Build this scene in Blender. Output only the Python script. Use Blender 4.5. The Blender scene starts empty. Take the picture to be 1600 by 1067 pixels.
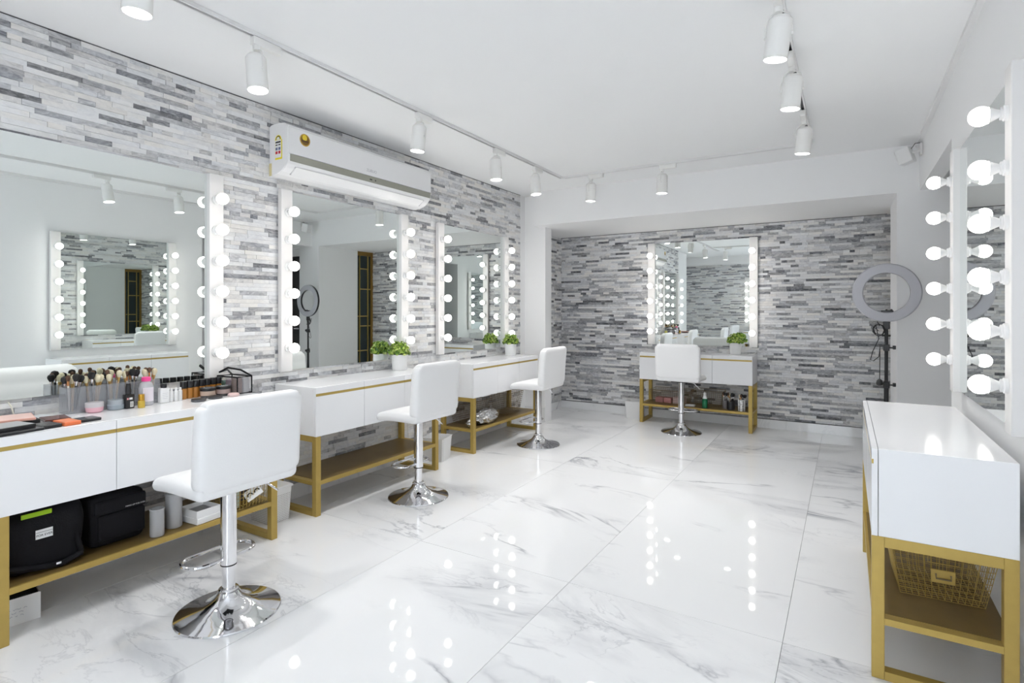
import bpy, bmesh, math, random
from mathutils import Matrix, Vector

# ------------------------------------------------------------------ camera, world, exposure
sc = bpy.context.scene
C = sc.collection
PI = math.pi
cam_d = bpy.data.cameras.new('camera')
cam_d.sensor_width = 36.0
cam_d.lens = 861.47 / 1600 * 36
cam_d.shift_y = -48.6 / 1600
cam_d.clip_start = 0.05
cam = bpy.data.objects.new('camera', cam_d)
C.objects.link(cam)
SKY = 4.9            # overcast daylight outside the added glazed door behind the camera
CAM = Vector((3.2213, 0.0, 1.2815))
YAW = math.radians(31.205)
cam.location = CAM
cam.rotation_euler = (PI / 2, 0, YAW)
sc.camera = cam
world = bpy.data.worlds.new('world')
sc.world = world
world.use_nodes = True
world.node_tree.nodes['Background'].inputs[0].default_value = (0.86, 0.93, 1, 1)
world.node_tree.nodes['Background'].inputs[1].default_value = SKY
sc.view_settings.view_transform = 'Standard'
sc.view_settings.look = 'None'
sc.view_settings.gamma = 1.0
sc.view_settings.use_curve_mapping = False
sc.view_settings.exposure = 0.92
sc.cycles.max_bounces = 11
sc.cycles.diffuse_bounces = 5
sc.cycles.glossy_bounces = 7
sc.cycles.transparent_max_bounces = 16
sc.cycles.sample_clamp_indirect = 6.0
sc.cycles.blur_glossy = 0.5
BULB_E = 5.4        # radiance of the mirror bulbs
LENS_E = 14.0        # radiance of the spotlight lenses
SPOT_W = 15.0        # each track spotlight

# ------------------------------------------------------------------ materials
MATS = {}

def lin(c):
    return tuple(((v / 255) / 12.92 if v / 255 <= 0.04045 else ((v / 255 + 0.055) / 1.055) ** 2.4) for v in c)

def mat(name, col, rough=0.5, metal=0.0, spec=0.5, emit=None, es=0.0, trans=0.0, alpha=1.0, coat=0.0, ior=1.45,
        grain=0.0, gscale=40.0, bump=0.0):
    if name in MATS:
        return MATS[name]
    m = bpy.data.materials.new(name)
    m.use_nodes = True
    nt = m.node_tree
    b = nt.nodes['Principled BSDF']
    b.inputs['Base Color'].default_value = (*col, 1)
    b.inputs['Roughness'].default_value = rough
    b.inputs['Metallic'].default_value = metal
    b.inputs['Specular IOR Level'].default_value = spec
    b.inputs['IOR'].default_value = ior
    b.inputs['Transmission Weight'].default_value = trans
    b.inputs['Alpha'].default_value = alpha
    b.inputs['Coat Weight'].default_value = coat
    if emit:
        b.inputs['Emission Color'].default_value = (*emit, 1)
        b.inputs['Emission Strength'].default_value = es
    if grain or bump:
        tc = nt.nodes.new('ShaderNodeTexCoord')
        n = nt.nodes.new('ShaderNodeTexNoise')
        n.inputs['Scale'].default_value = gscale
        n.inputs['Detail'].default_value = 4
        nt.links.new(tc.outputs['Object'], n.inputs['Vector'])
        if grain:
            mx = nt.nodes.new('ShaderNodeMix')
            mx.data_type = 'RGBA'
            mx.inputs[6].default_value = (*[max(0, c * (1 - grain)) for c in col], 1)
            mx.inputs[7].default_value = (*[min(1, c * (1 + grain)) for c in col], 1)
            nt.links.new(n.outputs['Fac'], mx.inputs[0])
            nt.links.new(mx.outputs[2], b.inputs['Base Color'])
        if bump:
            bp = nt.nodes.new('ShaderNodeBump')
            bp.inputs['Strength'].default_value = bump
            bp.inputs['Distance'].default_value = 0.004
            nt.links.new(n.outputs['Fac'], bp.inputs['Height'])
            nt.links.new(bp.outputs[0], b.inputs['Normal'])
    MATS[name] = m
    return m

def math_node(nt, op, a, b=None, clamp=False):
    n = nt.nodes.new('ShaderNodeMath')
    n.operation = op
    n.use_clamp = clamp
    for i, v in enumerate((a, b)):
        if v is None:
            continue
        if isinstance(v, (int, float)):
            n.inputs[i].default_value = v
        else:
            nt.links.new(v, n.inputs[i])
    return n.outputs[0]

def ramp_node(nt, fac, stops):
    r = nt.nodes.new('ShaderNodeValToRGB')
    while len(r.color_ramp.elements) < len(stops):
        r.color_ramp.elements.new(0.5)
    for e, (p, c) in zip(r.color_ramp.elements, stops):
        e.position = p
        e.color = (*c, 1) if len(c) == 3 else c
    nt.links.new(fac, r.inputs[0])
    return r.outputs[0]

def stone_material():
    m = bpy.data.materials.new('ledge_stone')
    m.use_nodes = True
    nt = m.node_tree
    b = nt.nodes['Principled BSDF']
    at = nt.nodes.new('ShaderNodeAttribute')
    at.attribute_name = 'tone'
    geo = nt.nodes.new('ShaderNodeNewGeometry')
    mp = nt.nodes.new('ShaderNodeMapping')
    mp.inputs['Scale'].default_value = (1, 1, 2.2)
    nt.links.new(geo.outputs['Position'], mp.inputs['Vector'])
    # shift the grain from stone to stone
    comb = nt.nodes.new('ShaderNodeCombineXYZ')
    sh = math_node(nt, 'MULTIPLY', at.outputs['Fac'], 37.0)
    nt.links.new(sh, comb.inputs[0])
    nt.links.new(sh, comb.inputs[2])
    add = nt.nodes.new('ShaderNodeVectorMath')
    nt.links.new(mp.outputs[0], add.inputs[0])
    nt.links.new(comb.outputs[0], add.inputs[1])
    n1 = nt.nodes.new('ShaderNodeTexNoise')
    n1.inputs['Scale'].default_value = 15
    n1.inputs['Detail'].default_value = 7
    n1.inputs['Roughness'].default_value = 0.68
    n1.inputs['Distortion'].default_value = 1.4
    nt.links.new(add.outputs[0], n1.inputs['Vector'])
    d = math_node(nt, 'MULTIPLY', math_node(nt, 'SUBTRACT', n1.outputs['Fac'], 0.5), 1.45)
    amt = math_node(nt, 'ADD', math_node(nt, 'MULTIPLY', at.outputs['Fac'], 0.75), 0.42)
    t = math_node(nt, 'ADD', at.outputs['Fac'], math_node(nt, 'MULTIPLY', d, amt), True)
    col = ramp_node(nt, t, [(0.0, (0.84, 0.84, 0.84)), (0.25, (0.68, 0.685, 0.70)), (0.5, (0.41, 0.415, 0.44)),
                            (0.75, (0.22, 0.225, 0.245)), (1.0, (0.085, 0.09, 0.10))])
    n2 = nt.nodes.new('ShaderNodeTexNoise')      # patches of warmer stone
    n2.inputs['Scale'].default_value = 2.6
    n2.inputs['Detail'].default_value = 3
    nt.links.new(add.outputs[0], n2.inputs['Vector'])
    warm = ramp_node(nt, n2.outputs['Fac'], [(0.42, (0.985, 0.992, 1.0)), (0.62, (1.0, 0.975, 0.935))])
    mul = nt.nodes.new('ShaderNodeMix')
    mul.data_type = 'RGBA'
    mul.blend_type = 'MULTIPLY'
    mul.inputs[0].default_value = 1.0
    nt.links.new(col, mul.inputs[6])
    nt.links.new(warm, mul.inputs[7])
    nt.links.new(mul.outputs[2], b.inputs['Base Color'])
    b.inputs['Roughness'].default_value = 0.55
    b.inputs['Specular IOR Level'].default_value = 0.35
    bp = nt.nodes.new('ShaderNodeBump')
    bp.inputs['Strength'].default_value = 0.35
    bp.inputs['Distance'].default_value = 0.004
    nt.links.new(n1.outputs['Fac'], bp.inputs['Height'])
    nt.links.new(bp.outputs[0], b.inputs['Normal'])
    return m

def marble_material(name, rough):
    m = bpy.data.materials.new(name)
    m.use_nodes = True
    nt = m.node_tree
    b = nt.nodes['Principled BSDF']
    geo = nt.nodes.new('ShaderNodeNewGeometry')
    oi = nt.nodes.new('ShaderNodeObjectInfo')
    off = math_node(nt, 'MULTIPLY', oi.outputs['Random'], 60.0)
    comb = nt.nodes.new('ShaderNodeCombineXYZ')
    for i in range(3):
        nt.links.new(off, comb.inputs[i])
    add = nt.nodes.new('ShaderNodeVectorMath')
    nt.links.new(geo.outputs['Position'], add.inputs[0])
    nt.links.new(comb.outputs[0], add.inputs[1])
    mp = nt.nodes.new('ShaderNodeMapping')
    mp.inputs['Rotation'].default_value = (0.2, 0.1, 0.75)
    mp.inputs['Scale'].default_value = (0.75, 1.9, 1.0)
    nt.links.new(add.outputs[0], mp.inputs['Vector'])

    def noise(scale, detail, rough_, dist):
        n = nt.nodes.new('ShaderNodeTexNoise')
        n.inputs['Scale'].default_value = scale
        n.inputs['Detail'].default_value = detail
        n.inputs['Roughness'].default_value = rough_
        n.inputs['Distortion'].default_value = dist
        nt.links.new(mp.outputs[0], n.inputs['Vector'])
        return n.outputs['Fac']
    a = noise(0.95, 6, 0.56, 0.9)
    va = math_node(nt, 'ABSOLUTE', math_node(nt, 'SUBTRACT', a, 0.5))
    v1 = ramp_node(nt, va, [(0.0, (1, 1, 1)), (0.006, (0.55, 0.55, 0.55)), (0.022, (0, 0, 0))])
    v2 = ramp_node(nt, va, [(0.0, (1, 1, 1)), (0.09, (0, 0, 0))])
    msk = ramp_node(nt, noise(1.3, 3, 0.5, 0.3), [(0.53, (0, 0, 0)), (0.67, (1, 1, 1))])
    msk2 = ramp_node(nt, noise(0.8, 2, 0.5, 0.2), [(0.52, (0, 0, 0)), (0.68, (1, 1, 1))])
    c = noise(2.3, 6, 0.6, 1.2)
    vc = math_node(nt, 'ABSOLUTE', math_node(nt, 'SUBTRACT', c, 0.5))
    v3 = ramp_node(nt, vc, [(0.0, (1, 1, 1)), (0.018, (0, 0, 0))])
    strong = math_node(nt, 'MULTIPLY', v1, msk)
    soft = math_node(nt, 'MULTIPLY', math_node(nt, 'MULTIPLY', v2, msk2), 0.34)
    fine = math_node(nt, 'MULTIPLY', math_node(nt, 'MULTIPLY', v3, msk2), 0.35)
    tot = math_node(nt, 'ADD', math_node(nt, 'ADD', math_node(nt, 'MULTIPLY', strong, 0.75), soft), fine, True)
    mx = nt.nodes.new('ShaderNodeMix')
    mx.data_type = 'RGBA'
    mx.inputs[6].default_value = (0.87, 0.875, 0.885, 1)
    mx.inputs[7].default_value = (0.30, 0.31, 0.35, 1)
    nt.links.new(tot, mx.inputs[0])
    nt.links.new(mx.outputs[2], b.inputs['Base Color'])
    b.inputs['Roughness'].default_value = rough
    b.inputs['Specular IOR Level'].default_value = 0.55
    return m

def leaf_material():
    m = bpy.data.materials.new('boxwood_leaf')
    m.use_nodes = True
    nt = m.node_tree
    b = nt.nodes['Principled BSDF']
    geo = nt.nodes.new('ShaderNodeNewGeometry')
    col = ramp_node(nt, geo.outputs['Random Per Island'], [(0.0, (0.03, 0.10, 0.01)), (0.30, (0.14, 0.29, 0.02)),
                                                           (0.65, (0.38, 0.52, 0.06)), (1.0, (0.66, 0.74, 0.28))])
    nt.links.new(col, b.inputs['Base Color'])
    b.inputs['Roughness'].default_value = 0.4
    return m

def dotted_material():
    m = bpy.data.materials.new('perforated_plastic')
    m.use_nodes = True
    nt = m.node_tree
    b = nt.nodes['Principled BSDF']
    tc = nt.nodes.new('ShaderNodeTexCoord')
    sep = nt.nodes.new('ShaderNodeSeparateXYZ')
    nt.links.new(tc.outputs['Object'], sep.inputs[0])

    def cell(o):
        f = math_node(nt, 'FRACT', math_node(nt, 'MULTIPLY', o, 95.0))
        return math_node(nt, 'ABSOLUTE', math_node(nt, 'SUBTRACT', f, 0.5))
    cx, cy, cz = cell(sep.outputs[0]), cell(sep.outputs[1]), cell(sep.outputs[2])
    h = math_node(nt, 'MINIMUM', cx, cy)
    hole = math_node(nt, 'LESS_THAN', math_node(nt, 'ADD', math_node(nt, 'POWER', cx, 2.0), math_node(nt, 'POWER', cz, 2.0)), 0.06)
    hole2 = math_node(nt, 'LESS_THAN', math_node(nt, 'ADD', math_node(nt, 'POWER', cy, 2.0), math_node(nt, 'POWER', cz, 2.0)), 0.06)
    nrm = nt.nodes.new('ShaderNodeSeparateXYZ')
    nt.links.new(tc.outputs['Normal'], nrm.inputs[0])
    facing_y = math_node(nt, 'GREATER_THAN', math_node(nt, 'ABSOLUTE', nrm.outputs[1]), 0.7)
    sel = math_node(nt, 'ADD', math_node(nt, 'MULTIPLY', hole, facing_y),
                    math_node(nt, 'MULTIPLY', hole2, math_node(nt, 'SUBTRACT', 1.0, facing_y)))
    band = math_node(nt, 'LESS_THAN', sep.outputs[2], 0.168)
    sel = math_node(nt, 'MULTIPLY', sel, band)
    mx = nt.nodes.new('ShaderNodeMix')
    mx.data_type = 'RGBA'
    mx.inputs[6].default_value = (0.80, 0.80, 0.80, 1)
    mx.inputs[7].default_value = (0.25, 0.24, 0.23, 1)
    nt.links.new(sel, mx.inputs[0])
    nt.links.new(mx.outputs[2], b.inputs['Base Color'])
    b.inputs['Roughness'].default_value = 0.45
    return m

def check_material():
    m = bpy.data.materials.new('black_white_pattern')
    m.use_nodes = True
    nt = m.node_tree
    b = nt.nodes['Principled BSDF']
    tc = nt.nodes.new('ShaderNodeTexCoord')
    mp = nt.nodes.new('ShaderNodeMapping')
    mp.inputs['Rotation'].default_value = (0, 0, 0)
    mp.inputs['Scale'].default_value = (60, 60, 60)
    nt.links.new(tc.outputs['Object'], mp.inputs[0])
    vor = nt.nodes.new('ShaderNodeTexVoronoi')
    vor.feature = 'DISTANCE_TO_EDGE'
    vor.inputs['Scale'].default_value = 1.0
    vor.inputs['Randomness'].default_value = 0.25
    nt.links.new(mp.outputs[0], vor.inputs['Vector'])
    col = ramp_node(nt, vor.outputs['Distance'], [(0.14, (0.8, 0.8, 0.8)), (0.17, (0.02, 0.02, 0.02))])
    nt.links.new(col, b.inputs['Base Color'])
    b.inputs['Roughness'].default_value = 0.4
    return m

M_STONE = stone_material()
M_MARBLE = marble_material('marble_tile', 0.03)
M_LEAF = leaf_material()
M_DOT = dotted_material()
M_CHECK = check_material()
M_PLASTER = mat('white_plaster', (0.88, 0.88, 0.885), 0.7, bump=0.05, gscale=60)
M_CEIL = mat('ceiling_paint', (0.89, 0.895, 0.90), 0.8)
M_GROUT = mat('grout', (0.38, 0.38, 0.39), 0.8)
M_BACKING = mat('dark_joint', (0.10, 0.10, 0.105), 0.9)
M_LACQ = mat('white_lacquer', (0.86, 0.865, 0.88), 0.12, spec=0.5)
M_GOLD = mat('gold_paint', (0.46, 0.322, 0.085), 0.40, metal=0.3, grain=0.10, gscale=25)
M_GOLDIN = mat('gold_inlay', (0.48, 0.345, 0.095), 0.40, metal=0.35)
M_SHELF = mat('bronze_shelf', (0.20, 0.132, 0.042), 0.38, metal=0.35, grain=0.18, gscale=12)
M_MIRROR = mat('mirror_silver', (0.86, 0.90, 0.885), 0.0, metal=1.0)
M_BAR = mat('light_bar_white', (0.74, 0.73, 0.725), 0.35)
M_GLOBE = mat('bulb_globe', (0.9, 0.9, 0.9), 0.4, emit=(1.0, 0.965, 0.915), es=BULB_E)
M_NECK = mat('bulb_plastic', (0.80, 0.80, 0.80), 0.4)
M_LEATHER = mat('white_leather', (0.85, 0.85, 0.855), 0.42, bump=0.08, gscale=220)
M_CHROME = mat('chrome', (0.78, 0.78, 0.80), 0.06, metal=1.0)
M_BLACK = mat('black_plastic', (0.018, 0.018, 0.02), 0.35)
M_RUBBER = mat('black_rubber', (0.015, 0.015, 0.016), 0.7)
M_FABRIC = mat('black_nylon', (0.009, 0.009, 0.011), 0.8, spec=0.2, bump=0.4, gscale=160)
M_WHITEP = mat('white_plastic', (0.80, 0.80, 0.80), 0.4)
M_LAMP = mat('lamp_white', (0.84, 0.835, 0.82), 0.45)
M_LENS = mat('lamp_lens', (0.9, 0.9, 0.9), 0.3, emit=(1.0, 0.99, 0.97), es=LENS_E)
M_ACW = mat('ac_white', (0.85, 0.85, 0.86), 0.25)
M_ACG = mat('ac_grey', (0.33, 0.33, 0.28), 0.4)
M_YEL = mat('aged_yellow', (0.72, 0.64, 0.36), 0.5)
M_CLEAR = mat('clear_acrylic', (0.45, 0.465, 0.50), 0.08, alpha=0.32)
M_CLEARB = mat('clear_bottle', (0.80, 0.80, 0.84), 0.05, alpha=0.45)
M_VINYL = mat('clear_vinyl', (0.6, 0.6, 0.63), 0.1, alpha=0.13)
M_FROST = mat('frosted_plastic', (0.46, 0.46, 0.47), 0.5, alpha=0.9)
M_DGLASS = mat('dark_glass', (0.03, 0.045, 0.05), 0.08)
M_WIRE = mat('gold_wire', (0.46, 0.33, 0.10), 0.35, metal=0.6)
M_BWIRE = mat('bronze_wire', (0.26, 0.20, 0.12), 0.4, metal=0.5)
M_SILVER = mat('silver_foil', (0.62, 0.62, 0.62), 0.22, metal=0.75, bump=1.0, gscale=60)
M_DIFF = mat('ring_diffuser', (0.50, 0.50, 0.54), 0.5)
M_TXT = mat('print_black', (0.02, 0.02, 0.02), 0.5)
M_TXTG = mat('print_grey', (0.52, 0.52, 0.55), 0.5)
M_PAPER = mat('paper_white', (0.80, 0.80, 0.80), 0.7)
M_DOORB = mat('bronze_door', (0.30, 0.18, 0.045), 0.4, metal=0.4)

def flat(name, rgb, rough=0.45, metal=0.0):
    return mat(name, lin(rgb), rough, metal)

# ------------------------------------------------------------------ geometry helpers
def bm_box(bm, x0, x1, y0, y1, z0, z1, mi=0, mtx=None):
    vs = [bm.verts.new(p) for p in ((x0, y0, z0), (x1, y0, z0), (x1, y1, z0), (x0, y1, z0),
                                    (x0, y0, z1), (x1, y0, z1), (x1, y1, z1), (x0, y1, z1))]
    fs = []
    for f in ((0, 3, 2, 1), (4, 5, 6, 7), (0, 1, 5, 4), (1, 2, 6, 5), (2, 3, 7, 6), (3, 0, 4, 7)):
        fc = bm.faces.new([vs[i] for i in f])
        fc.material_index = mi
        fs.append(fc)
    if mtx is not None:
        bmesh.ops.transform(bm, matrix=mtx, verts=vs)
    return vs, fs

def bm_rbox(bm, x0, x1, y0, y1, z0, z1, r, seg=2, mi=0, mtx=None):
    t = bmesh.new()
    bm_box(t, x0, x1, y0, y1, z0, z1)
    bmesh.ops.bevel(t, geom=t.edges[:], offset=r, segments=seg, profile=0.5, affect='EDGES')
    bm_merge(bm, t, mi, mtx)

def bm_merge(bm, t, mi=0, mtx=None):
    if mtx is not None:
        bmesh.ops.transform(t, matrix=mtx, verts=t.verts)
    t.verts.index_update()
    vs = [bm.verts.new(v.co) for v in t.verts]
    for f in t.faces:
        try:
            n = bm.faces.new([vs[v.index] for v in f.verts])
            n.material_index = mi if mi is not None else f.material_index
            n.smooth = f.smooth
        except ValueError:
            pass
    t.free()

def bm_lathe(bm, prof, n=24, mi=0, mtx=None, cap=True, mis=None):
    """prof: list of (r, z); revolve about z."""
    rings, allv = [], []
    for r, z in prof:
        if r < 1e-6:
            v = bm.verts.new((0, 0, z))
            rings.append([v])
            allv.append(v)
        else:
            ring = [bm.verts.new((r * math.cos(2 * PI * k / n), r * math.sin(2 * PI * k / n), z)) for k in range(n)]
            rings.append(ring)
            allv += ring
    for i in range(len(rings) - 1):
        a, b = rings[i], rings[i + 1]
        m = mis[i] if mis else mi
        for k in range(n):
            k2 = (k + 1) % n
            if len(a) == 1 and len(b) == 1:
                continue
            if len(a) == 1:
                f = bm.faces.new((a[0], b[k2], b[k]))
            elif len(b) == 1:
                f = bm.faces.new((a[k], a[k2], b[0]))
            else:
                f = bm.faces.new((a[k], a[k2], b[k2], b[k]))
            f.material_index = m
            f.smooth = True
    if cap:
        if len(rings[0]) > 1:
            f = bm.faces.new(list(reversed(rings[0])))
            f.material_index = mis[0] if mis else mi
        if len(rings[-1]) > 1:
            f = bm.faces.new(rings[-1])
            f.material_index = mis[-1] if mis else mi
    if mtx is not None:
        bmesh.ops.transform(bm, matrix=mtx, verts=allv)
    return allv

def bm_tube(bm, pts, r, n=8, mi=0, closed=False, flat_shade=False):
    pts = [Vector(p) for p in pts]
    rs = r if isinstance(r, (list, tuple)) else [r] * len(pts)
    rings = []
    prev = None
    N = len(pts)
    for i, p in enumerate(pts):
        if closed:
            t = (pts[(i + 1) % N] - pts[i - 1]).normalized()
        else:
            t = (pts[min(i + 1, N - 1)] - pts[max(i - 1, 0)]).normalized()
        if prev is None:
            u = t.cross(Vector((0, 0, 1)))
            if u.length < 1e-3:
                u = t.cross(Vector((1, 0, 0)))
            u.normalize()
        else:
            u = (prev - t * prev.dot(t)).normalized()
        prev = u
        w = t.cross(u)
        rings.append([bm.verts.new(p + (u * math.cos(2 * PI * k / n) + w * math.sin(2 * PI * k / n)) * rs[i]) for k in range(n)])
    for i in range(N if closed else N - 1):
        a, b = rings[i], rings[(i + 1) % N]
        for k in range(n):
            f = bm.faces.new((a[k], a[(k + 1) % n], b[(k + 1) % n], b[k]))
            f.material_index = mi
            f.smooth = not flat_shade
    if not closed:
        for ring in (rings[0], rings[-1]):
            f = bm.faces.new(ring)
            f.material_index = mi

def bm_prism(bm, poly, h0, h1, mi=0, mtx=None):
    """poly in xy, extruded in z."""
    lo = [bm.verts.new((x, y, h0)) for x, y in poly]
    hi = [bm.verts.new((x, y, h1)) for x, y in poly]
    n = len(poly)
    fs = [bm.faces.new(list(reversed(lo))), bm.faces.new(hi)]
    for k in range(n):
        fs.append(bm.faces.new((lo[k], lo[(k + 1) % n], hi[(k + 1) % n], hi[k])))
    for f in fs:
        f.material_index = mi
    if mtx is not None:
        bmesh.ops.transform(bm, matrix=mtx, verts=lo + hi)

def to_mesh(name, bm, mats, smooth=False):
    bmesh.ops.recalc_face_normals(bm, faces=bm.faces[:])
    me = bpy.data.meshes.new(name)
    bm.to_mesh(me)
    bm.free()
    for m in (mats if isinstance(mats, (list, tuple)) else [mats]):
        me.materials.append(m)
    if smooth:
        for p in me.polygons:
            p.use_smooth = True
    if any(p.use_smooth for p in me.polygons):
        me.set_sharp_from_angle(angle=math.radians(32))
    return me

def obj(name, me, parent=None, loc=None, rot=None, world=False):
    o = bpy.data.objects.new(name, me)
    C.objects.link(o)
    if parent is not None:
        o.parent = parent
        if world:
            o.matrix_parent_inverse = Matrix.LocRotScale(parent.location, parent.rotation_euler, None).inverted()
    if loc is not None:
        o.location = loc
    if rot is not None:
        o.rotation_euler = rot
    return o

def part(name, bm, mats, parent, smooth=False, world=False, label=None):
    o = obj(name, to_mesh(name, bm, mats, smooth), parent, world=world)
    if label:
        o['label'] = label
    return o

def tag(o, label, cat, group=None):
    o['label'] = label
    o['category'] = cat
    if group:
        o['group'] = group
    return o

def thing(name, label, cat, loc=(0, 0, 0), rz=0.0, group=None):
    o = bpy.data.objects.new(name, None)
    o.empty_display_size = 0.1
    C.objects.link(o)
    o.location = loc
    o.rotation_euler = (0, 0, rz)
    return tag(o, label, cat, group)

def struct(name, bm, m, smooth=False):
    o = obj(name, to_mesh(name, bm, m, smooth))
    o['kind'] = 'structure'
    return o

def copy_tree(o, parent=None):
    c = o.copy()
    C.objects.link(c)
    if parent is not None:
        c.parent = parent
    for ch in list(o.children):
        copy_tree(ch, c)
    return c

def text_mesh(body, size, m, depth=0.0004):
    cu = bpy.data.curves.new('lettering', 'FONT')
    cu.body = body
    cu.size = size
    cu.align_x = 'CENTER'
    cu.align_y = 'CENTER'
    cu.extrude = depth
    to = bpy.data.objects.new('lettering', cu)
    C.objects.link(to)
    dg = bpy.context.evaluated_depsgraph_get()
    me = bpy.data.meshes.new_from_object(to.evaluated_get(dg))
    bpy.data.objects.remove(to)
    me.materials.clear()
    me.materials.append(m)
    return me

def rotz(a):
    return Matrix.Rotation(a, 4, 'Z')

def T(x, y, z):
    return Matrix.Translation((x, y, z))

def project(x, y, z):
    d = Vector((x, y, z)) - CAM
    f = Vector((-math.sin(YAW), math.cos(YAW), 0))
    r = Vector((math.cos(YAW), math.sin(YAW), 0))
    w = max(d.dot(f), 0.05)
    return 800 + 861.47 * d.dot(r) / w, 484.9 - 861.47 * d.z / w, d.dot(f)

# ------------------------------------------------------------------ room shell
H = 2.61           # ceiling height
YF = 6.577         # far wall
XR = 3.725         # right wall
YB = -1.30         # wall behind the camera
SOF = 2.235        # soffit of the far recess

bm = bmesh.new()
bm_box(bm, -0.6, 5.2, YB - 0.2, YF + 0.2, -0.12, -0.010)
floor = struct('floor', bm, M_GROUT)
xs = [3.012 + 0.906 * k for k in range(-4, 3)]
ys = [2.36 + 1.812 * k for k in range(-3, 4)]
tile_cache = {}
for i in range(len(xs)):
    for j in range(len(ys)):
        x0, x1 = max(xs[i] - 0.906, -0.6), min(xs[i], 5.2)
        y0, y1 = max(ys[j] - 1.812, YB - 0.2), min(ys[j], YF + 0.2)
        if x1 - x0 < 0.02 or y1 - y0 < 0.02:
            continue
        key = (round(x1 - x0, 3), round(y1 - y0, 3))
        if key not in tile_cache:
            bm = bmesh.new()
            bm_box(bm, 0.001, key[0] - 0.001, 0.001, key[1] - 0.001, -0.012, 0.0)
            tile_cache[key] = to_mesh('floor_tile', bm, M_MARBLE)
        obj('floor_tile', tile_cache[key], floor, (x0, y0, 0))

bm = bmesh.new()
bm_box(bm, -0.6, 5.2, YB - 0.2, YF + 0.2, H, H + 0.1)
struct('ceiling', bm, M_CEIL)

def stone_wall(name, org, ax, nrm, length, z0, z1, seed, hidden=(), singles=300, dark=0.0, pd=0.085, dmax=0.80, pl=0.46, pm=0.27, ls=1.0):
    """wall of ledge stones; org: world xy of the start, ax: unit dir, nrm: unit normal into the room"""
    rnd = random.Random(seed)
    ax, nrm = Vector((*ax, 0)), Vector((*nrm, 0))
    o0 = Vector((*org, 0))
    bm = bmesh.new()
    a, b = o0 - nrm * 0.10, o0 + ax * length
    pts = [o0 - nrm * 0.1, o0, o0 + ax * length, o0 + ax * length - nrm * 0.1]
    lo = [bm.verts.new((p.x, p.y, z0)) for p in pts]
    hi = [bm.verts.new((p.x, p.y, z1)) for p in pts]
    bm.faces.new(lo)
    bm.faces.new(hi)
    for k in range(4):
        bm.faces.new((lo[k], lo[(k + 1) % 4], hi[(k + 1) % 4], hi[k]))
    wall = struct(name, bm, M_BACKING)
    rows = max(1, round((z1 - z0) / 0.0256))
    rh = (z1 - z0) / rows
    stones = []
    for r in range(rows):
        s = -rnd.random() * 0.2
        prev = 0.2
        while s < length:
            L = rnd.choice((0.055, 0.08, 0.11, 0.15, 0.19, 0.24)) * rnd.uniform(0.85, 1.2) * ls
            s0, s1 = max(s, 0), min(s + L, length)
            s += L
            if s1 - s0 < 0.012:
                continue
            q = rnd.random()
            if q < pl:
                t = rnd.uniform(0.0, 0.16)
            elif q < pl + pm:
                t = rnd.uniform(0.16, 0.36)
            elif q < 1 - pd:
                t = rnd.uniform(0.36, 0.58)
            else:
                t = rnd.uniform(0.58, dmax)
            if rnd.random() < 0.12:
                t = prev
            prev = t
            t = min(1, t + dark)
            zz0, zz1 = z0 + r * rh + 0.0004, z0 + (r + 1) * rh - 0.0004
            dpt = 0.004 + 0.007 * rnd.random()
            c = o0 + ax * ((s0 + s1) / 2)
            cu, cv, cd = project(c.x, c.y, (zz0 + zz1) / 2)
            e0 = project(*(o0 + ax * s0).xy, zz0)
            e1 = project(*(o0 + ax * s1).xy, zz1)
            area = abs(e0[0] - e1[0]) * abs(861 * (zz1 - zz0) / max(cd, 0.1))
            vis = cd > 0.1 and -20 < cu < 1620 and -10 < cv < 1077
            m = (s0 + s1) / 2
            for h0, h1, g0, g1 in hidden:
                if h0 < m < h1 and g0 < (zz0 + zz1) / 2 < g1:
                    vis = False
            stones.append((area if vis else 0.0, s0 + 0.0005, s1 - 0.0005, zz0, zz1, dpt, t))
    stones.sort(key=lambda q: -q[0])

    def quads(st):
        _, s0, s1, a0, a1, dp, t = st
        P = lambda s, d, z: tuple((o0 + ax * s + nrm * d) + Vector((0, 0, z)))
        vs = [P(s0, -0.002, a0), P(s1, -0.002, a0), P(s1, -0.002, a1), P(s0, -0.002, a1),
              P(s0, dp, a0), P(s1, dp, a0), P(s1, dp, a1), P(s0, dp, a1)]
        fs = [(4, 5, 6, 7), (0, 1, 5, 4), (1, 2, 6, 5), (2, 3, 7, 6), (3, 0, 4, 7)]
        return vs, fs

    flip = ax.cross(Vector((0, 0, 1))).dot(nrm) < 0

    def build(lst, nm):
        V, F, Tn = [], [], []
        for st in lst:
            vs, fs = quads(st)
            k = len(V)
            V += vs
            F += [tuple(i + k for i in (reversed(f) if flip else f)) for f in fs]
            Tn += [st[6]] * 8
        me = bpy.data.meshes.new(nm)
        me.from_pydata(V, [], F)
        at = me.attributes.new('tone', 'FLOAT', 'POINT')
        at.data.foreach_set('value', Tn)
        me.materials.append(M_STONE)
        return me
    for st in [s for s in stones if s[0] > 0][:singles]:
        obj('ledge_stone', build([st], 'ledge_stone'), wall)
    rest = [s for s in stones if s[0] <= 0] + [s for s in stones if s[0] > 0][singles:]
    if rest:
        o = obj('ledge_stone_field', build(rest, 'ledge_stone_field'), wall)
        o['kind'] = 'stuff'
    return wall

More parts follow.
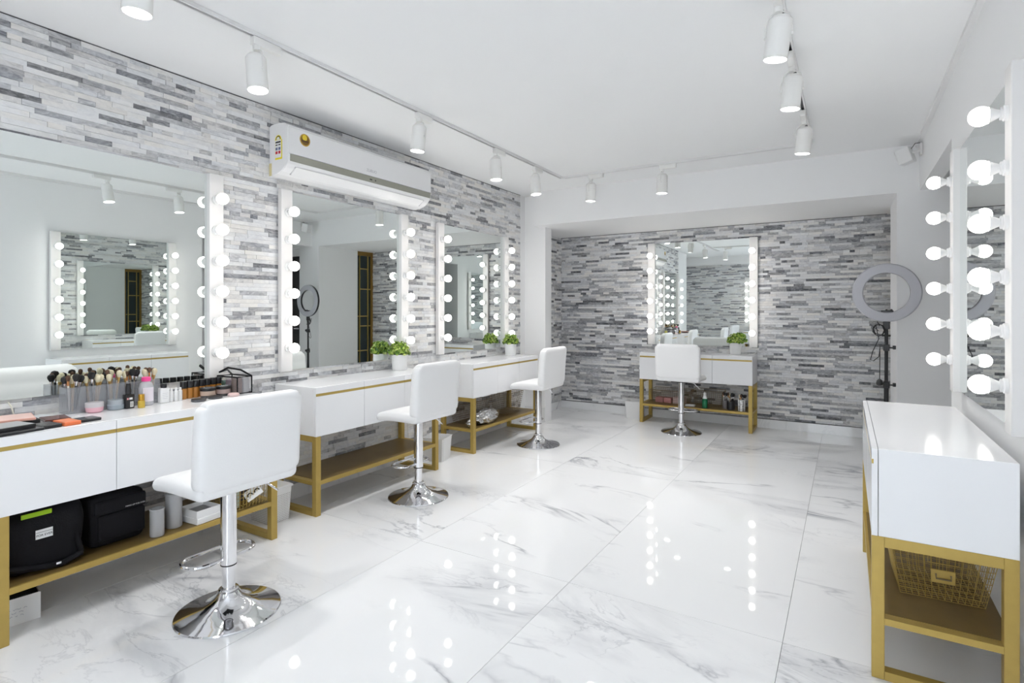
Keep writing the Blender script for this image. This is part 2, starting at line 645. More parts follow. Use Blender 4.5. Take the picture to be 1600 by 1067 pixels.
# left wall: stone from 0.6 to 5.489, above a marble baseboard
LY0, LY1 = 0.60, 5.489
hid = [(0.70 - LY0, 1.92 - LY0, 0.88, 2.08), (2.313 - LY0, 3.53 - LY0, 0.88, 2.08), (3.948 - LY0, 5.167 - LY0, 0.88, 2.08),
       (2.25 - LY0, 3.66 - LY0, 2.2, 2.46), (0.77 - LY0, 1.97 - LY0, 0.0, 0.80), (2.29 - LY0, 3.49 - LY0, 0.49, 0.80),
       (4.02 - LY0, 5.22 - LY0, 0.49, 0.80)]
stone_wall('wall_left', (0, LY0), (0, 1), (1, 0), LY1 - LY0, 0.10, H - 0.006, 3, hid)
stone_wall('wall_far', (0, YF), (1, 0), (0, -1), 3.62, 0.10, SOF - 0.006, 5,
           [(1.2, 2.37, 0.88, 2.08), (1.2, 2.37, 0.49, 0.80)], dark=0.02, pd=0.13, dmax=0.90, pl=0.30, pm=0.25, ls=0.85)
stone_wall('wall_recess_left', (0, 5.76), (0, 1), (1, 0), YF - 5.76, 0.10, SOF - 0.006, 8, singles=120, pd=0.13, dmax=0.90, pl=0.30, pm=0.25, ls=0.85)
stone_wall('wall_back', (-0.28, YB), (1, 0), (0, 1), 2.68, 0.10, 2.41, 9, singles=0)

bm = bmesh.new()
bm_box(bm, 0.0, 0.009, LY0, LY1, H - 0.006, H - 0.0005)
struct('shadow_gap_left', bm, M_BACKING)  # dark strip paints in the shadow gap below the ceiling
bm = bmesh.new()
bm_box(bm, 0.0, 3.57, YF - 0.009, YF, SOF - 0.006, SOF - 0.0005)
struct('shadow_gap_far', bm, M_BACKING)  # shadow line above the far stone, painted as a dark strip
bm = bmesh.new()
bm_box(bm, 0.0, 3.57, YF - 0.0165, YF - 0.0005, 0.098, 0.104)
struct('trim_4', bm, M_BACKING)

def wall_box(name, *b, m=M_PLASTER):
    bm = bmesh.new()
    bm_box(bm, *b)
    return struct(name, bm, m)

wall_box('wall_left_plaster', -0.1, 0.0, LY1, 5.76, 0.0, H)
wall_box('wall_pillar_left', 0.0, 0.271, 5.608, 5.76, 0.0, H)
wall_box('wall_pillar_near', -0.28, 0.0, -0.16, LY0, 0.0, H)
wall_box('wall_left_rear', -0.38, -0.28, YB, -0.16, 0.0, H)
wall_box('wall_left_base', -0.1, 0.0, LY0, LY1, 0.0, 0.10)
wall_box('wall_far_base', -0.1, 3.74, YF, YF + 0.1, 0.0, 0.10)
wall_box('wall_recess_base', -0.1, 0.0, 5.76, YF, 0.0, 0.10)
wall_box('wall_back_base', -0.38, 2.40, YB - 0.1, YB, 0.0, 0.10)
wall_box('wall_back_beam', -0.38, XR + 0.1, YB - 0.1, YB + 0.18, 2.41, H)
wall_box('wall_beam_far', 0.205, 3.90, 5.45, YF + 0.1, SOF, H)
wall_box('wall_beam_end', -0.1, 0.205, 5.76, YF + 0.1, SOF, H)
# right pillar: front face runs on behind the opening in the right wall
wall_box('wall_pillar_right', 3.575, 4.02, 5.45, 6.20, 0.0, SOF)
wall_box('wall_pillar_right_top', 3.90, 5.2, 5.45, 5.75, SOF, H)
wall_box('wall_side_room_far', 4.46, 5.2, 5.45, 5.75, 0.0, SOF)
wall_box('wall_right', XR, XR + 0.10, YB, 3.90, 0.0, H)
# unseen glazed door added behind the camera to light surfaces facing it with daylight
WX0, WX1, WZ1 = 2.42, 3.36, 2.24
wall_box('wall_back_right', WX1, XR + 0.1, YB - 0.1, YB, 0.0, 2.41)
wall_box('wall_back_lintel', 2.40, WX1, YB - 0.1, YB, WZ1, 2.41)
bm = bmesh.new()
for b in ((WX0 - 0.02, WX0 + 0.05, 0.0, WZ1), (WX1 - 0.05, WX1, 0.0, WZ1), (WX0 + 0.05, WX1 - 0.05, 0.0, 0.07), (WX0 + 0.05, WX1 - 0.05, WZ1 - 0.06, WZ1)):
    bm_box(bm, b[0], b[1], YB - 0.07, YB - 0.02, b[2], b[3])
added_door = struct('added_daylight_door', bm, M_WHITEP)
bm = bmesh.new()
bm_box(bm, WX0 + 0.05, WX1 - 0.05, YB - 0.048, YB - 0.042, 0.07, WZ1 - 0.06)
part('pane', bm, mat('added_door_glass', (0.9, 0.95, 0.95), 0.05, alpha=0.12), added_door)
bm = bmesh.new()
bm_tube(bm, [(WX0 + 0.09, YB - 0.042, 0.9), (WX0 + 0.09, YB - 0.01, 0.9), (WX0 + 0.09, YB - 0.01, 1.3), (WX0 + 0.09, YB - 0.042, 1.3)], 0.010)
part('handle', bm, M_CHROME, added_door)
pd = bpy.data.lights.new('added_door_portal', 'AREA')  # samples sky light through the added door
pd.shape = 'RECTANGLE'
pd.size, pd.size_y = WX1 - WX0, WZ1
pd.cycles.is_portal = True
po = bpy.data.objects.new('added_door_portal', pd)
C.objects.link(po)
po.location = ((WX0 + WX1) / 2, YB - 0.09, WZ1 / 2)
po.rotation_euler = (PI / 2, 0, PI)
wall_box('wall_right_header', XR, XR + 0.10, 3.90, 5.45, 2.24, H)
wall_box('wall_side_room', 5.1, 5.2, 3.6, 5.45, 0.0, H)
wall_box('wall_side_room_near', XR + 0.10, 5.1, 3.6, 3.70, 0.0, H)
# dark door leaf in the side room
bm = bmesh.new()
bm_box(bm, 4.03, 4.45, 5.53, 5.57, 0.0, 2.12)
d1 = struct('door_1', bm, M_BLACK)
bm = bmesh.new()
bm_box(bm, 4.02, 4.46, 5.50, 5.60, 2.12, SOF)
part('door_head', bm, M_PLASTER, d1)
bm = bmesh.new()
bm_tube(bm, [(4.10, 5.53, 1.0), (4.10, 5.49, 1.0), (4.20, 5.49, 1.0)], 0.009)
part('handle', bm, M_CHROME, d1)
# glazed bronze door in the side of the recess
bm = bmesh.new()
for b in ((3.620, 3.660, 6.20, 6.24, 0, SOF), (3.620, 3.660, 6.53, YF, 0, SOF), (3.620, 3.660, 6.24, 6.53, 2.17, SOF), (3.620, 3.660, 6.24, 6.53, 0, 0.09)):
    bm_box(bm, *b)
d2 = struct('door_2', bm, M_DOORB)
bm = bmesh.new()
bm_box(bm, 3.645, 3.653, 6.24, 6.53, 0.09, 2.17)
part('pane', bm, M_DGLASS, d2)
for b in ((6.29, 6.305, 0.09, 2.17), (6.465, 6.48, 0.09, 2.17)):
    bm = bmesh.new()
    bm_box(bm, 3.629, 3.645, b[0], b[1], b[2], b[3])
    part('stile', bm, M_GOLDIN, d2)
for z in (0.35, 0.62, 1.02, 1.18, 1.62, 1.95):
    bm = bmesh.new()
    bm_box(bm, 3.627, 3.645, 6.24 if z in (0.62, 1.18) else 6.305, 6.53 if z in (1.02, 1.62) else 6.465, z, z + 0.015)
    part('glazing_bar', bm, M_GOLDIN, d2)
wall_box('wall_recess_right', 3.660, 3.74, 6.20, YF + 0.1, 0.0, SOF)

# baseboards of marble
def baseboard(name, x0, y0, x1, y1, h, t=0.012):
    L = math.hypot(x1 - x0, y1 - y0)
    a = math.atan2(y1 - y0, x1 - x0)
    root = None
    n = max(1, round(L / 0.906))
    for k in range(n):
        bm = bmesh.new()
        bm_box(bm, k * L / n + 0.0008, (k + 1) * L / n - 0.0008, -t, 0.0, 0.0005, h)
        me = to_mesh('baseboard_tile', bm, M_MARBLE)
        if root is None:
            root = obj(name, me, None, (x0, y0, 0), (0, 0, a))
            root['kind'] = 'structure'
        else:
            obj('baseboard_tile', me, root)
baseboard('baseboard_left', 0, LY0, 0, LY1, 0.10)
baseboard('baseboard_far', 0.012, YF, 3.56, YF, 0.098)
baseboard('baseboard_recess', 0, 5.765, 0, YF - 0.013, 0.098)
baseboard('baseboard_pillar', 0.0, 5.608, 0.271, 5.608, 0.16)
baseboard('baseboard_right', XR, 3.88, XR, YB + 0.02, 0.10)
# white cable trunking in the corner of ceiling and right wall
bm = bmesh.new()
bm_box(bm, XR - 0.028, XR, YB + 0.2, 5.44, H - 0.026, H)
struct('trim_1', bm, M_WHITEP)

# ------------------------------------------------------------------ soft cushion helper
def soft_box(sx, sy, sz, r, R=None, nx=14, ny=4, nz=10, deform=None):
    """rounded box with an even grid (half sizes), R rounds the outline seen along y"""
    def axis(s, n):
        e = [-s, -s + 0.15 * r, -s + 0.45 * r, -s + r]
        lo, hi = -s + r, s - r
        mid = [lo + (hi - lo) * k / n for k in range(1, n)]
        return e + mid + [-v for v in reversed(e)]
    X, Y, Z = axis(sx, nx), axis(sy, ny), axis(sz, nz)
    bm = bmesh.new()
    cache = {}

    def vert(i, j, k):
        key = (i, j, k)
        if key in cache:
            return cache[key]
        p = Vector((X[i], Y[j], Z[k]))
        q = Vector((max(-(sx - r), min(sx - r, p.x)), max(-(sy - r), min(sy - r, p.y)), max(-(sz - r), min(sz - r, p.z))))
        d = p - q
        if d.length > 1e-9:
            m = max(abs(d.x), abs(d.y), abs(d.z))
            p = q + d.normalized() * m
        if R:
            dx, dz = abs(p.x) - (sx - R), abs(p.z) - (sz - R)
            if dx > 0 and dz > 0:
                f = max(dx, dz) / math.hypot(dx, dz)
                p.x = math.copysign(sx - R + dx * f, p.x)
                p.z = math.copysign(sz - R + dz * f, p.z)
        if deform:
            p = deform(p)
        cache[key] = bm.verts.new(p)
        return cache[key]
    a, b, c = len(X) - 1, len(Y) - 1, len(Z) - 1
    for i in range(a):
        for j in range(b):
            for k in (0, c):
                bm.faces.new((vert(i, j, k), vert(i + 1, j, k), vert(i + 1, j + 1, k), vert(i, j + 1, k)))
        for k in range(c):
            for j in (0, b):
                bm.faces.new((vert(i, j, k), vert(i + 1, j, k), vert(i + 1, j, k + 1), vert(i, j, k + 1)))
    for j in range(b):
        for k in range(c):
            for i in (0, a):
                bm.faces.new((vert(i, j, k), vert(i, j + 1, k), vert(i, j + 1, k + 1), vert(i, j, k + 1)))
    for f in bm.faces:
        f.smooth = True
    return bm

# ------------------------------------------------------------------ vanity tables
def vanity(loc, rz, L, D, label, seams=3):
    """local: length along +x, back at y=0, front at y=-D"""
    t = thing('vanity_table', label, 'vanity table', loc, rz, 'white vanity tables with gold frames')
    z0, z1 = 0.496, 0.80
    bm = bmesh.new()
    bm_rbox(bm, 0, L, -D + 0.020, 0, z0, z1, 0.0015, 1)
    part('cabinet', bm, M_LACQ, t)
    for k in range(seams):
        a, b = L * k / seams, L * (k + 1) / seams
        a += 0.0 if k == 0 else 0.0015
        b -= 0.0 if k == seams - 1 else 0.0015
        bm = bmesh.new()
        bm_box(bm, a, b, -D, -D + 0.018, z0, 0.7455)
        bm_box(bm, a, b, -D, -D + 0.018, 0.7625, z1 - 0.001)
        bm_box(bm, a, b, -D + 0.006, -D + 0.018, 0.7455, 0.7625)
        d = part('drawer', bm, M_LACQ, t)
        bm = bmesh.new()
        bm_box(bm, a + (0.004 if k == 0 else 0), b - (0.004 if k == seams - 1 else 0), -D + 0.0012, -D + 0.006, 0.7460, 0.7620)
        part('gold_strip', bm, M_GOLDIN, d, label='gold inlay strip')
    w, e = 0.038, 0.0
    for x in (e, L - w - e):
        for y in (-D, -w):
            bm = bmesh.new()
            bm_rbox(bm, x, x + w, y, y + w, 0.0, z0, 0.0015, 1)
            part('leg', bm, M_GOLD, t)
        bm = bmesh.new()
        bm_box(bm, x, x + w, -D + w, -w, 0.0, 0.030)
        part('foot_rail', bm, M_GOLD, t)
        bm = bmesh.new()
        bm_box(bm, x, x + w, -D + w, -w, z0 - 0.036, z0)
        part('top_rail', bm, M_GOLD, t)
        bm = bmesh.new()
        bm_box(bm, x, x + w, -D + w, -w, 0.191, 0.214)
        part('shelf_rail', bm, M_GOLD, t)
    bm = bmesh.new()
    bm_box(bm, w, L - w, -D + 0.014, -0.006, 0.192, 0.215)
    part('shelf', bm, M_SHELF, t)
    bm = bmesh.new()
    bm_box(bm, w, L - w, -D + 0.002, -D + 0.014, 0.191, 0.2155)
    part('shelf_edge', bm, M_GOLD, t)
    return t

L = 1.20
vanity((0.03, 0.77, 0), PI / 2, L, 0.455, 'white vanity table with gold frame crowded with makeup, nearest on the stone wall')
vanity((0.015, 2.291, 0), PI / 2, L, 0.40, 'white vanity table with gold frame and empty shelf below the air conditioner')
vanity((0.013, 4.023, 0), PI / 2, L, 0.372, 'white vanity table with gold frame holding a silver bag on its shelf')
vanity((1.190, YF - 0.014, 0), 0, L, 0.377, 'white vanity table with gold frame against the far stone wall')
vanity((3.688, 3.503, 0), -PI / 2, L, 0.390, 'white vanity table with gold frame and one wire basket, by the white right wall')
vanity((2.34, YB + 0.014, 0), PI, L, 0.390, 'white vanity table with gold frame on the wall behind the camera')

# ------------------------------------------------------------------ lighted mirrors
def bulb_meshes():
    bm = bmesh.new()
    R = 0.0325
    prof = []
    for k in range(11):
        a = -PI / 2 + PI * k / 10
        prof.append((R * math.cos(a), R * math.sin(a)))
    prof = [(max(r, 0), z) for r, z in prof]
    # neck merges into the globe on its lower side
    neck = [(0.0135, -0.062), (0.0135, -0.050), (0.0165, -0.042), (0.0215, -0.032), (0.027, -0.0215)]
    g = [(r, z) for r, z in prof if z > -0.0214]
    pr = neck + g
    mis = [1] * (len(neck) - 1) + [0] * len(g)
    bm_lathe(bm, pr, 20, mis=mis, cap=True, mtx=Matrix.Rotation(PI / 2, 4, 'X'))
    b = to_mesh('bulb', bm, [M_GLOBE, M_NECK])
    for p in b.polygons:
        p.use_smooth = True
    bm = bmesh.new()
    bm_lathe(bm, [(0.026, 0.0), (0.026, 0.010), (0.0215, 0.0125), (0.0215, 0.018), (0.016, 0.020)], 20, mtx=Matrix.Rotation(PI / 2, 4, 'X'))
    s = to_mesh('socket', bm, M_NECK)
    return b, s
BULB, SOCKET = bulb_meshes()

def mirror(loc, rz, W, label):
    t = thing('vanity_mirror', label, 'mirror', loc, rz, 'wall mirrors with bulb light bars')
    zb, zt, bw, sd = 0.880, 2.084, 0.085, 0.050
    bm = bmesh.new()
    bm_box(bm, bw - 0.004, W - bw + 0.004, -0.022, -0.017, zb + 0.002, zt - 0.004)
    g = part('glass', bm, M_MIRROR, t)
    bm = bmesh.new()
    bm_box(bm, bw, W - bw, -0.017, -0.0125, zb + 0.01, zt - 0.012)
    part('backing', bm, M_BACKING, t)
    for s in (0, 1):
        x0 = 0 if s == 0 else W - bw
        bm = bmesh.new()
        bm_rbox(bm, x0, x0 + bw, -sd, -0.0125, zb - 0.004, zt, 0.002, 1)
        bar = part('light_bar', bm, M_BAR, t)
        for k in range(6):
            z = 1.034 + (1.930 - 1.034) * k / 5
            x = x0 + (0.048 if s == 0 else bw - 0.048)
            obj('bulb', BULB, bar, (x, -sd - 0.070, z))
            obj('socket', SOCKET, bar, (x, -sd, z))
    return t
W = 1.219
mirror((0, 0.701, 0), PI / 2, W, 'large wall mirror with bulbs behind the makeup brushes, nearest on the stone wall')
mirror((0, 2.313, 0), PI / 2 - 0.009, W, 'wall mirror with bulb bars directly under the air conditioner')
mirror((0, 3.948, 0), PI / 2, W, 'wall mirror with bulb bars beside the white pillar on the left')
mirror((1.179, YF, 0), 0, W, 'wall mirror with bulb bars on the far stone wall')
mirror((XR, 3.562, 0), -PI / 2, W, 'wall mirror with bulb bars on the white right wall')
mirror((2.34, YB, 0), PI, W, 'wall mirror with bulb bars on the stone wall behind the camera')

# ------------------------------------------------------------------ bar stools
def make_stool():
    t = thing('bar_stool', '', 'stool', (0, 0, 0), 0, 'white bar stools with chrome bases')
    bm = bmesh.new()
    bm_lathe(bm, [(0.0, 0.0), (0.204, 0.0), (0.207, 0.004), (0.204, 0.009), (0.17, 0.016), (0.13, 0.025), (0.095, 0.037), (0.068, 0.054),
                  (0.050, 0.073), (0.040, 0.092)], 48, cap=False)
    part('base', bm, M_CHROME, t, True)
    bm = bmesh.new()
    bm_lathe(bm, [(0.0385, 0.088), (0.041, 0.092), (0.041, 0.099), (0.036, 0.104), (0.026, 0.105)], 32)
    part('collar', bm, M_CHROME, t, True)
    bm = bmesh.new()
    bm_lathe(bm, [(0.0255, 0.10), (0.0255, 0.205)], 28)
    part('gas_lift', bm, M_CHROME, t, True)
    bm = bmesh.new()
    bm_lathe(bm, [(0.0265, 0.200), (0.0315, 0.2015), (0.0315, 0.530), (0.0265, 0.535)], 28)
    part('column', bm, M_CHROME, t, True)
    bm = bmesh.new()
    bm_lathe(bm, [(0.0322, 0.2005), (0.0322, 0.2055), (0.0318, 0.206)], 28)
    part('sleeve_ring', bm, M_BLACK, t, True)
    # stadium loop footrest, front is +y
    loop = []
    for sgn in (-1, 1):
        for k in range(13):
            a = PI / 2 * (-1 if sgn > 0 else 1) + PI * k / 12
            loop.append((sgn * 0.082 + 0.068 * math.cos(a), 0.072 + 0.068 * math.sin(a), 0.226))
    bm = bmesh.new()
    bm_tube(bm, loop, 0.0085, 10, closed=True)
    part('footrest', bm, M_CHROME, t)
    bm = bmesh.new()
    bm_tube(bm, [(0.02, 0, 0.545), (0.09, -0.02, 0.535), (0.14, -0.03, 0.525), (0.20, -0.05, 0.470)], 0.0045, 8)
    part('lever', bm, M_CHROME, t)
    bm = bmesh.new()
    bm_box(bm, -0.085, 0.085, -0.085, 0.085, 0.531, 0.548)
    part('mount_plate', bm, M_BLACK, t)

    def d1(p):      # seat: front edge rolls down, stitched channels across
        x, y, z = p
        f = max(0.0, (y - 0.02) / 0.18)
        z2 = z - 0.030 * f * f * (1 if z > 0 else 0.5)
        if z > 0.02 and abs(x) < 0.205:
            z2 -= 0.004 * max(0, 1 - abs(((y + 0.18) / 0.075) % 1.0 - 0.5) * -6 - 2.2) * 0
            z2 += 0.004 * abs(math.sin((y + 0.18) / 0.085 * PI)) - 0.003
        return Vector((x, y + 0.01, z2 + 0.580))
    part('seat', soft_box(0.222, 0.182, 0.034, 0.030, nx=14, ny=22, nz=2, deform=d1), M_LEATHER, t)

    def d2(p):      # backrest: leaning back a little, slight belly
        x, y, z = p
        u = z / 0.18
        lean = -0.012 * u - 0.010 * (u * u) * (1 if u > 0 else 0.3)
        edge = max(0.0, 1 - (x / 0.23) ** 2) * max(0.0, 1 - u ** 4)
        belly = 0.008 * edge * y / 0.034
        if y > 0:
            belly += 0.005 * abs(math.sin((z + 0.18) / 0.09 * PI)) * min(1.0, edge * 3)
        return Vector((x, y + lean + belly - 0.152, z + 0.753))
    part('backrest', soft_box(0.230, 0.034, 0.183, 0.026, R=0.055, nx=16, ny=2, nz=24, deform=d2), M_LEATHER, t)
    return t
stool = make_stool()
spots = [((0.970, 1.385, 0), PI / 2, 'white leather bar stool with chrome base at the makeup-covered vanity, nearest the camera'),
         ((0.702, 2.915, 0), PI / 2, 'white leather bar stool with chrome base under the air conditioner'),
         ((0.704, 4.640, 0), PI / 2, 'white leather bar stool with chrome base beside the white left pillar'),
         ((1.740, 5.880, 0), 0.0, 'white leather bar stool seen from behind at the far vanity'),
         ((0.82, -0.72, 0), PI / 2 + 0.2, 'white leather bar stool at the vanity behind the camera')]
for i, (p, r, lb) in enumerate(spots):
    o = stool if i == 0 else copy_tree(stool)
    o.location = p
    o.rotation_euler = (0, 0, r)
    o['label'] = lb

# ------------------------------------------------------------------ ceiling tracks and spotlights
def track(p0, p1, label):
    a = math.atan2(p1[1] - p0[1], p1[0] - p0[0])
    Lt = math.hypot(p1[0] - p0[0], p1[1] - p0[1])
    t = thing('ceiling_track', label, 'light track', (p0[0], p0[1], H), a, 'white lighting tracks')
    bm = bmesh.new()
    bm_box(bm, 0, Lt, -0.018, -0.009, -0.019, -0.0005)
    bm_box(bm, 0, Lt, 0.009, 0.018, -0.019, -0.0005)
    bm_box(bm, 0, Lt, -0.009, 0.009, -0.006, -0.0005)
    part('rail', bm, M_WHITEP, t)
    bm = bmesh.new()
    bm_box(bm, 0, Lt, -0.0085, 0.0085, -0.010, -0.007)
    part('contact_slot', bm, M_BLACK, t)
track((0.80, 0.2), (0.80, 4.95), 'long white light track on the ceiling along the stone wall')
track((0.83, 0.985), (2.95, 0.985), 'white light track crossing the ceiling near the camera')
track((0.83, 4.95), (2.95, 4.95), 'white light track crossing the ceiling before the far beam')
track((2.98, 4.95), (2.98, 0.6), 'white light track on the ceiling toward the right wall')

def spotlight(x, y, along, tilt, taz, label, back=0.0):
    t = thing('track_spotlight', label, 'spotlight', (x, y, H - 0.0195), along, 'white track spotlights')
    bm = bmesh.new()
    bm_rbox(bm, -0.05, 0.10, -0.0165, 0.0165, -0.040, 0.0, 0.005, 2)
    bm_lathe(bm, [(0.016, -0.062), (0.018, -0.055), (0.018, -0.038)], 16, mtx=T(-0.025, 0, 0))
    part('adapter', bm, M_LAMP, t)
    # tilted assembly about the pivot
    piv = T(-0.025, 0, -0.155)
    mt = piv @ rotz(taz - along) @ Matrix.Rotation(tilt, 4, 'Y') @ piv.inverted()
    bm = bmesh.new()
    prof = [(0.0, -0.085), (0.030, -0.085), (0.036, -0.083), (0.047, -0.098), (0.0475, -0.255), (0.045, -0.256), (0.043, -0.250), (0.041, -0.238)]
    bm_lathe(bm, prof, 32, cap=False, mtx=mt @ T(-0.025, 0, 0))
    hs = part('housing', bm, M_LAMP, t)
    bm = bmesh.new()
    bm_lathe(bm, [(0.0, -0.2505), (0.0435, -0.2505), (0.0435, -0.246), (0.0, -0.246)], 24, cap=False, mtx=mt @ T(-0.025, 0, 0))
    part('lens', bm, M_LENS, t)
    bm = bmesh.new()
    bk = [(-0.025, -0.051, -0.165), (-0.025, -0.051, -0.125), (-0.025, -0.040, -0.075), (-0.025, -0.012, -0.058), (-0.025, 0.012, -0.058),
          (-0.025, 0.040, -0.075), (-0.025, 0.051, -0.125), (-0.025, 0.051, -0.165)]
    bm_tube(bm, bk, 0.0035, 6)
    for s in (-1, 1):
        bm_lathe(bm, [(0.007, -0.004), (0.007, 0.004)], 10, mtx=T(-0.025, s * 0.052, -0.160) @ Matrix.Rotation(PI / 2, 4, 'X'))
    part('bracket', bm, M_LAMP, t)
    ld = bpy.data.lights.new('spot_beam', 'SPOT')
    ld.energy = SPOT_W
    ld.spot_size = math.radians(92)
    ld.spot_blend = 0.75
    ld.shadow_soft_size = 0.035
    ld.color = (1.0, 0.99, 0.975)
    lo = bpy.data.objects.new('spot_beam', ld)
    C.objects.link(lo)
    lo.parent = t
    lo.matrix_local = mt @ T(-0.025, 0, -0.260)
    return t
U = PI / 2
spotlight(0.80, 1.655, U, 0.10, PI, 'white track spotlight nearest in full view above the stone wall')
spotlight(1.10, 0.985, 0, 0.05, 0.2, 'white track spotlight cut off by the top edge of the photo')
spotlight(0.80, 2.83, U, 0.10, 0.4, 'white track spotlight above the middle of the air conditioner')
spotlight(0.80, 3.77, U, 0.04, PI, 'white track spotlight beyond the right end of the air conditioner')
spotlight(0.80, 4.43, U, 0.10, PI, 'last white spotlight of the left track, by the corner')
spotlight(1.14, 4.95, 0, 0.05, 0.0, 'white spotlight on the cross track nearer the left corner')
spotlight(1.83, 4.95, 0, 0.03, 0.0, 'white spotlight at the middle of the cross track')
spotlight(2.98, 4.16, -U, 0.12, -0.6, 'farthest white spotlight of the right track')
spotlight(2.98, 3.20, -U, 0.10, -0.4, 'middle white spotlight of the three on the right track')
spotlight(2.98, 2.53, -U, 0.16, -0.5, 'nearest white spotlight of the right track, at the top edge')

# ------------------------------------------------------------------ air conditioner
def air_conditioner():
    y0, y1 = 2.250, 3.655
    t = thing('air_conditioner', 'white split air conditioner on the stone wall with energy label and gold sticker', 'air conditioner', (0.012, y0, 2.150))
    Ln = y1 - y0
    toY = Matrix(((1, 0, 0, 0), (0, 0, 1, 0), (0, 1, 0, 0), (0, 0, 0, 1)))     # profile (x, z) extruded along y
    top = [(0.0, 0.0), (0.0, 0.325), (0.02, 0.333), (0.10, 0.335), (0.150, 0.328), (0.178, 0.312), (0.186, 0.295), (0.186, 0.085), (0.176, 0.068),
           (0.155, 0.044), (0.125, 0.022), (0.085, 0.008), (0.03, 0.0)]
    bm = bmesh.new()
    bm_prism(bm, top, 0, Ln, mtx=toY)
    bmesh.ops.bevel(bm, geom=[e for e in bm.edges if len(e.link_faces) == 2 and any(len(f.verts) > 4 for f in e.link_faces)], offset=0.004, segments=2, affect='EDGES')
    part('body', bm, M_ACW, t)
    bm = bmesh.new()
    bm_prism(bm, [(0.1865, 0.300), (0.192, 0.296), (0.194, 0.130), (0.1865, 0.128)], 0.006, Ln - 0.006, mtx=toY)
    part('front_panel', bm, M_ACW, t)
    bm = bmesh.new()
    bm_prism(bm, [(0.1868, 0.126), (0.1935, 0.126), (0.1885, 0.083), (0.1855, 0.083)], 0.018, Ln - 0.012, mtx=toY)
    st = part('grey_strip', bm, M_ACG, t, label='olive grey strip with display')
    bm = bmesh.new()
    for yy in (0.700, 0.712, 0.752):
        bm_box(bm, 0.1915, 0.1925, yy, yy + 0.009, 0.098, 0.108)
    part('indicator', bm, M_TXT, st)
    bm = bmesh.new()
    bm_prism(bm, [(0.170, 0.0575), (0.1725, 0.0555), (0.115, 0.0125), (0.1125, 0.0145)], 0.075, Ln - 0.075, mtx=toY)
    part('louver', bm, M_ACW, t)
    bm = bmesh.new()
    for yy in (0.068, Ln - 0.071):
        bm_prism(bm, [(0.168, 0.0585), (0.171, 0.056), (0.116, 0.012), (0.113, 0.0145)], yy, yy + 0.003, mtx=toY)
    part('louver_gap', bm, M_TXTG, t)
    bm = bmesh.new()
    bm_box(bm, 0.0, 0.026, -0.0006, 0.0, 0.004, 0.085)
    part('yellowed_edge', bm, M_YEL, t, label='yellowed plastic patch')
    # energy label on the end face (facing the camera, -y)
    lab = flat('label_yellow', (240, 222, 40))
    mats = [lab, M_PAPER, M_TXT, flat('label_red', (205, 50, 65)), flat('label_blue', (105, 115, 150))]
    bm = bmesh.new()
    def plate(x0, x1, z0, z1, mi, lift):
        bm_box(bm, x0, x1, -0.0008 - lift, -0.0006, z0, z1, mi)
    def arch(cx, cz, r0, r1, mi, lift, n=18):
        pts = [(cx + r1 * math.cos(PI * k / n), cz + r1 * math.sin(PI * k / n)) for k in range(n + 1)]
        pts += [(cx + r0 * math.cos(PI * k / n), cz + r0 * math.sin(PI * k / n)) for k in range(n, -1, -1)]
        for k in range(n):
            q = [pts[k], pts[k + 1], pts[2 * n - k], pts[2 * n + 1 - k]]
            vs = [bm.verts.new((x, -0.0008 - lift, z)) for x, z in q]
            f = bm.faces.new(vs)
            f.material_index = mi
    lx0, lx1, lz0 = 0.062, 0.132, 0.100
    plate(lx0, lx1, lz0, 0.225, 0, 0.0)
    arch(0.092, 0.225, 0.002, 0.032, 0, 0.0)
    plate(lx0 + 0.002, lx1 - 0.010, lz0 + 0.012, 0.225, 1, 0.0003)
    arch(0.092, 0.228, 0.018, 0.024, 2, 0.0004)
    arch(0.092, 0.228, 0.001, 0.016, 1, 0.0004)
    plate(lx0 + 0.004, lx1 - 0.014, 0.206, 0.216, 2, 0.0006)
    for c, xx in enumerate((lx0 + 0.004, lx0 + 0.033)):
        plate(xx, xx + 0.021, 0.190, 0.197, 2, 0.0006)
        plate(xx, xx + 0.021, 0.160, 0.178, 4, 0.0006)
        plate(xx, xx + 0.021, 0.136, 0.154, 3, 0.0006)
    part('energy_label', bm, mats, t, label='yellow energy label with red and blue boxes')
    # gold round sticker on the front panel
    bm = bmesh.new()
    my = Matrix.Rotation(PI / 2, 4, 'Y')
    bm_lathe(bm, [(0.040, 0.0), (0.040, 0.0012), (0.034, 0.0014)], 32, mi=0, mtx=T(0.1925, 0.125, 0.240) @ my)
    bm_lathe(bm, [(0.033, 0.0), (0.033, 0.0016)], 32, mi=1, mtx=T(0.1925, 0.125, 0.240) @ my)
    bm_lathe(bm, [(0.019, 0.0), (0.019, 0.0020)], 24, mi=2, mtx=T(0.1925, 0.122, 0.254) @ my)
    bm_box(bm, 0.1925, 0.1946, 0.100, 0.150, 0.226, 0.238, 3)
    part('round_sticker', bm, [flat('sticker_rim', (196, 158, 60)), flat('sticker_brown', (122, 92, 38)), flat('sticker_gold', (228, 200, 50)),
                               flat('sticker_dark', (90, 62, 40))], t, label='round gold sticker')
    me = text_mesh('ZUBUO', 0.030, M_TXTG)
    o = obj('logo_lettering', me, t, (0.1942, 0.715, 0.165), (PI / 2, 0, PI / 2))
    return t
air_conditioner()

